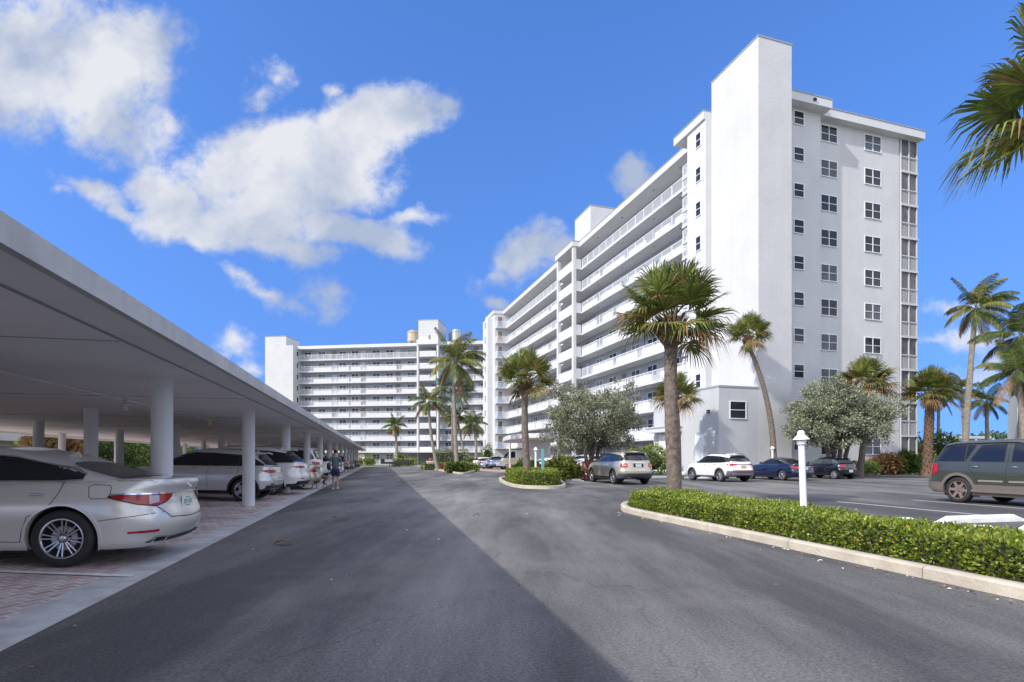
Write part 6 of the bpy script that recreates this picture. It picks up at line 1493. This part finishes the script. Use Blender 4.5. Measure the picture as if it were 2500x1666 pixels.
mb = MB(); mb.box(-1.2,1.5,-.6,.6,.45,.62); mb.box(-1.2,-1.12,-.6,.6,.62,1.15); mb.box(-1.2,.2,-.6,-.55,.62,1.05); mb.box(-1.2,.2,.55,.6,.62,1.05); mb.box(.9,1.5,-.6,.6,.62,1.2); mb.build('body', WHT, r)
mb = MB()
for x in (.3,1.45):
    for y in (-.55,.55): mb.tube([(x,y,.6),(x,y,2.0)], .03, 6)
mb.box(.15,1.6,-.65,.65,2.0,2.06); mb.build('roof_frame', M_rail, r)
mb = MB(); mb.ball((-.6,0,1.15), (.35,.35,.32), 12, 8); mb.build('tank', M_red, r)
mb = MB(); mb.box(.45,.9,-.5,.5,.62,1.0); mb.box(.38,.46,-.5,.5,1.0,1.45); mb.build('seat', M_steel, r)
ty2, rim2, _ = wheel_meshes(.28, .2, 'six')
for x in (-.8,1.1):
    for sy in (1,-1): w = put('wheel', ty2, r, (x, sy*.55, .28), (0,0,PI if sy > 0 else 0)); put('rim', rim2, w)
r = empty('flat_trailer', at(935,96,0), R(-6), 'empty black flatbed trailer parked at the end of the road', 'trailer')
mb = MB(); mb.box(0,4.2,-.9,.9,.5,.62); mb.box(0,4.2,-.92,-.88,.62,.85); mb.box(0,4.2,.88,.92,.62,.85); mb.box(-.1,0,-.9,.9,.5,1.4); mb.box(3.9,4.2,-.9,.9,.62,1.1); mb.tube([(4.2,0,.5),(5.4,0,.45)], .05, 6); mb.build('bed', M_black, r)
for sy in (1,-1):
    for x in (1.7,2.5): put('wheel', ty2, r, (x, sy*.95, .28), (0,0,PI if sy > 0 else 0))
# ================================================================ MAN AND DOG
def skin(name, pts, edges, rad, m, parent, loc=(0,0,0), sub=2, root=0):
    me = bpy.data.meshes.new(name); me.from_pydata(pts, edges, []); me.update(); me.materials.append(m)
    o = bpy.data.objects.new(name, me); C.objects.link(o); o.parent = parent; o.location = loc
    sk = o.modifiers.new('skin', 'SKIN'); sk.use_smooth_shade = True
    if not me.skin_vertices: pass
    for i, v in enumerate(me.skin_vertices[0].data):
        q = rad[i]; v.radius = q if isinstance(q, tuple) else (q, q); v.use_root = (i == root)
    sb = o.modifiers.new('sub', 'SUBSURF'); sb.levels = sub; sb.render_levels = sub; return o
M_skin = mat('skin', (.42,.24,.17), .55, var=.06, vscale=9); M_shirt = mat('grey_teal_tshirt', (.085,.13,.155), .85, var=.15, vscale=9, bump=.5, bscale=14); M_short = mat('navy_shorts', (.018,.035,.10), .85, var=.15, vscale=9)
M_hair = mat('dark_hair', (.02,.016,.014), .8, var=.3, vscale=30); M_shoe = mat('white_shoe', (.6,.6,.6), .6)
man = empty('person', at(819,24.6,.0), R(13), 'man walking away in a grey teal t-shirt and navy shorts, holding a leash', 'person')
# x right, y forward (away), z up
J = dict(pel=(0,0,.93), ab=(0,.01,1.08), ch=(0,.02,1.28), nk0=(0,.0,1.43), nk=(0,.01,1.50), hd0=(0,.03,1.58), hd1=(0,.035,1.66), hd2=(0,.03,1.72),
 sl=(-.17,0,1.38), el=(-.25,-.05,1.13), wl=(-.22,.12,.93), hl=(-.215,.17,.87), sr=(.17,0,1.38), er=(.25,.0,1.14), wr=(.23,.14,.97), hr=(.225,.19,.92),
 hpl=(-.09,0,.88), knl=(-.10,.10,.50), anl=(-.10,-.02,.10), tl=(-.10,.10,.045), hpr=(.09,0,.88), knr=(.10,.02,.49), anr=(.10,-.20,.13), tr=(.105,-.10,.05))
K_ = list(J); ix = {k: i for i, k in enumerate(K_)}
Ed = [('pel','ab'),('ab','ch'),('ch','nk0'),('nk0','nk'),('nk','hd0'),('hd0','hd1'),('hd1','hd2'),('nk0','sl'),('sl','el'),('el','wl'),('wl','hl'),('nk0','sr'),('sr','er'),('er','wr'),('wr','hr'),
 ('pel','hpl'),('hpl','knl'),('knl','anl'),('anl','tl'),('pel','hpr'),('hpr','knr'),('knr','anr'),('anr','tr')]
Rd = dict(pel=(.15,.11), ab=(.135,.10), ch=(.16,.11), nk0=.07, nk=.055, hd0=(.075,.085), hd1=(.082,.10), hd2=(.06,.075), sl=.06, el=.042, wl=.03, hl=(.035,.02), sr=.06, er=.042, wr=.03, hr=(.035,.02), hpl=.09, knl=.056, anl=.038, tl=(.045,.03), hpr=.09, knr=.056, anr=.038, tr=(.045,.03))
body = skin('body', [J[k] for k in K_], [(ix[a], ix[b]) for a, b in Ed], [Rd[k] for k in K_], M_skin, man)
skin('tshirt', [(0,0,.84),(0,.01,1.08),(0,.02,1.28),(0,0,1.42),(-.18,0,1.385),(-.235,-.03,1.20),(.18,0,1.385),(.235,0,1.20)], [(0,1),(1,2),(2,3),(3,4),(4,5),(3,6),(6,7)], [(.175,.13),(.17,.125),(.19,.135),(.085,.08),.078,.07,.078,.07], M_shirt, man)
skin('shorts', [(0,0,1.0),(0,0,.90),(-.09,.01,.80),(-.10,.06,.58),(.09,0,.80),(.10,.02,.57)], [(0,1),(1,2),(2,3),(1,4),(4,5)], [(.165,.125),(.17,.13),.115,.105,.115,.105], M_short, man)
mb = MB(); mb.ball((0,.018,1.685), (.086,.105,.085), 16, 10); hr_ = mb.build('hair', M_hair, man, 1)
for sx_ in (-.10,.105):
    y0 = 0 if sx_ < 0 else -.20; z0 = 0 if sx_ < 0 else .03
    mb = MB(); mb.ball((sx_, y0+.05, .05+z0), (.048,.14,.045), 12, 6); mb.box(sx_-.045, sx_+.045, y0-.08, y0+.18, z0+.0, z0+.03); mb.build('shoe', M_shoe, man, 40)
# face, ears and fingers
mb = MB(); mb.ball((-.083,.03,1.63), (.012,.022,.032), 8, 6); mb.ball((.083,.03,1.63), (.012,.022,.032), 8, 6); mb.ball((0,.138,1.615), (.014,.02,.025), 8, 6); mb.build('ears_and_nose', M_skin, man, 1)
mb = MB(); mb.ball((-.03,.118,1.645), .011, 8, 6); mb.ball((.03,.118,1.645), .011, 8, 6); mb.build('eyes', M_shoe, man, 1)
for (hx, hy, hz) in ((-.215,.17,.87),(.225,.19,.92)):
    mb = MB()
    for f in range(4):
        x = hx-.03+.02*f; l_ = (.06,.07,.066,.05)[f]; mb.tube([(x,hy+.01,hz-.02),(x,hy+.03,hz-.02-l_*.5),(x,hy+.015,hz-.02-l_)], [.010,.009,.007], 6)
    s_ = 1 if hx < 0 else -1; mb.tube([(hx+.03*s_,hy,hz+.0),(hx+.05*s_,hy+.025,hz-.03),(hx+.045*s_,hy+.03,hz-.055)], [.011,.010,.008], 6); mb.build('fingers', M_skin, man, 1)
mb = MB(); mb.ball((-.27,.05,1.02), (.09,.13,.18), 12, 8); o = mb.build('carried_jacket', M_short, loc=man.location+Vector((-.02,0,0)), rz=R(13)); tag(o, 'dark folded jacket hanging over the left arm of the walking man', 'jacket')
# dog: walking to the left ahead of the man
DB = mat('dog_black_grey', (.035,.035,.04), .85, col2=(.30,.29,.28), vscale=3.5)
dg = empty('dog', at(779,25.6,.01), R(188), 'black and grey short haired dog walking on a leash beside the pavers', 'dog')
D_ = dict(rump=(-.30,0,.50), bk=(-.12,0,.51), ch=(.14,0,.47), sh=(.24,0,.50), nk=(.34,0,.60), hd=(.42,0,.67), mz=(.52,0,.645), ns=(.57,0,.635), t1=(-.40,0,.53), t2=(-.52,0,.62), t3=(-.58,0,.72),
 fl0=(.20,.07,.38), fl1=(.24,.075,.20), fl2=(.30,.075,.03), fl3=(.34,.075,.02), fr0=(.19,-.07,.38), fr1=(.15,-.075,.20), fr2=(.10,-.075,.03), fr3=(.14,-.075,.02),
 hl0=(-.27,.08,.36), hl1=(-.22,.085,.25), hl2=(-.36,.085,.15), hl3=(-.34,.085,.03), hl4=(-.29,.085,.02), hr0=(-.27,-.08,.36), hr1=(-.15,-.085,.26), hr2=(-.22,-.085,.14), hr3=(-.14,-.085,.03), hr4=(-.09,-.085,.02))
K2 = list(D_); i2 = {k: i for i, k in enumerate(K2)}
E2 = [('bk','rump'),('bk','ch'),('ch','sh'),('sh','nk'),('nk','hd'),('hd','mz'),('mz','ns'),('rump','t1'),('t1','t2'),('t2','t3'),('ch','fl0'),('fl0','fl1'),('fl1','fl2'),('fl2','fl3'),('ch','fr0'),('fr0','fr1'),('fr1','fr2'),('fr2','fr3'),
 ('rump','hl0'),('hl0','hl1'),('hl1','hl2'),('hl2','hl3'),('hl3','hl4'),('rump','hr0'),('hr0','hr1'),('hr1','hr2'),('hr2','hr3'),('hr3','hr4')]
R2 = dict(rump=(.085,.095), bk=(.08,.10), ch=(.095,.135), sh=(.08,.11), nk=.062, hd=(.06,.062), mz=.036, ns=.026, t1=.024, t2=.017, t3=.01, fl0=.045, fl1=.026, fl2=.02, fl3=.022, fr0=.045, fr1=.026, fr2=.02, fr3=.022, hl0=.06, hl1=.042, hl2=.022, hl3=.019, hl4=.022, hr0=.06, hr1=.042, hr2=.022, hr3=.019, hr4=.022)
skin('body', [D_[k] for k in K2], [(i2[a], i2[b]) for a, b in E2], [R2[k] for k in K2], DB, dg, root=1)
mb = MB()
for s_ in (-1,1): mb.add([(.40,s_*.03,.71),(.36,s_*.06,.70),(.355,s_*.07,.62),(.40,s_*.062,.66)], [(0,1,2,3)])
mb.build('ears', M_black, dg)
hand = man.matrix_basis @ Vector((0,0,0)); a_ = Vector(man.location)+Vector((-.24,.12,.86)); b_ = Vector(dg.location)+Vector((-.33,-.03,.62))
mb = MB(); pts = [a_.lerp(b_, k/10)-Vector((0,0,.12*math.sin(PI*k/10))) for k in range(11)]; mb.tube(pts, .006, 5); o = mb.build('leash', M_black); tag(o, 'thin dark leash running from the man to the dog', 'leash')
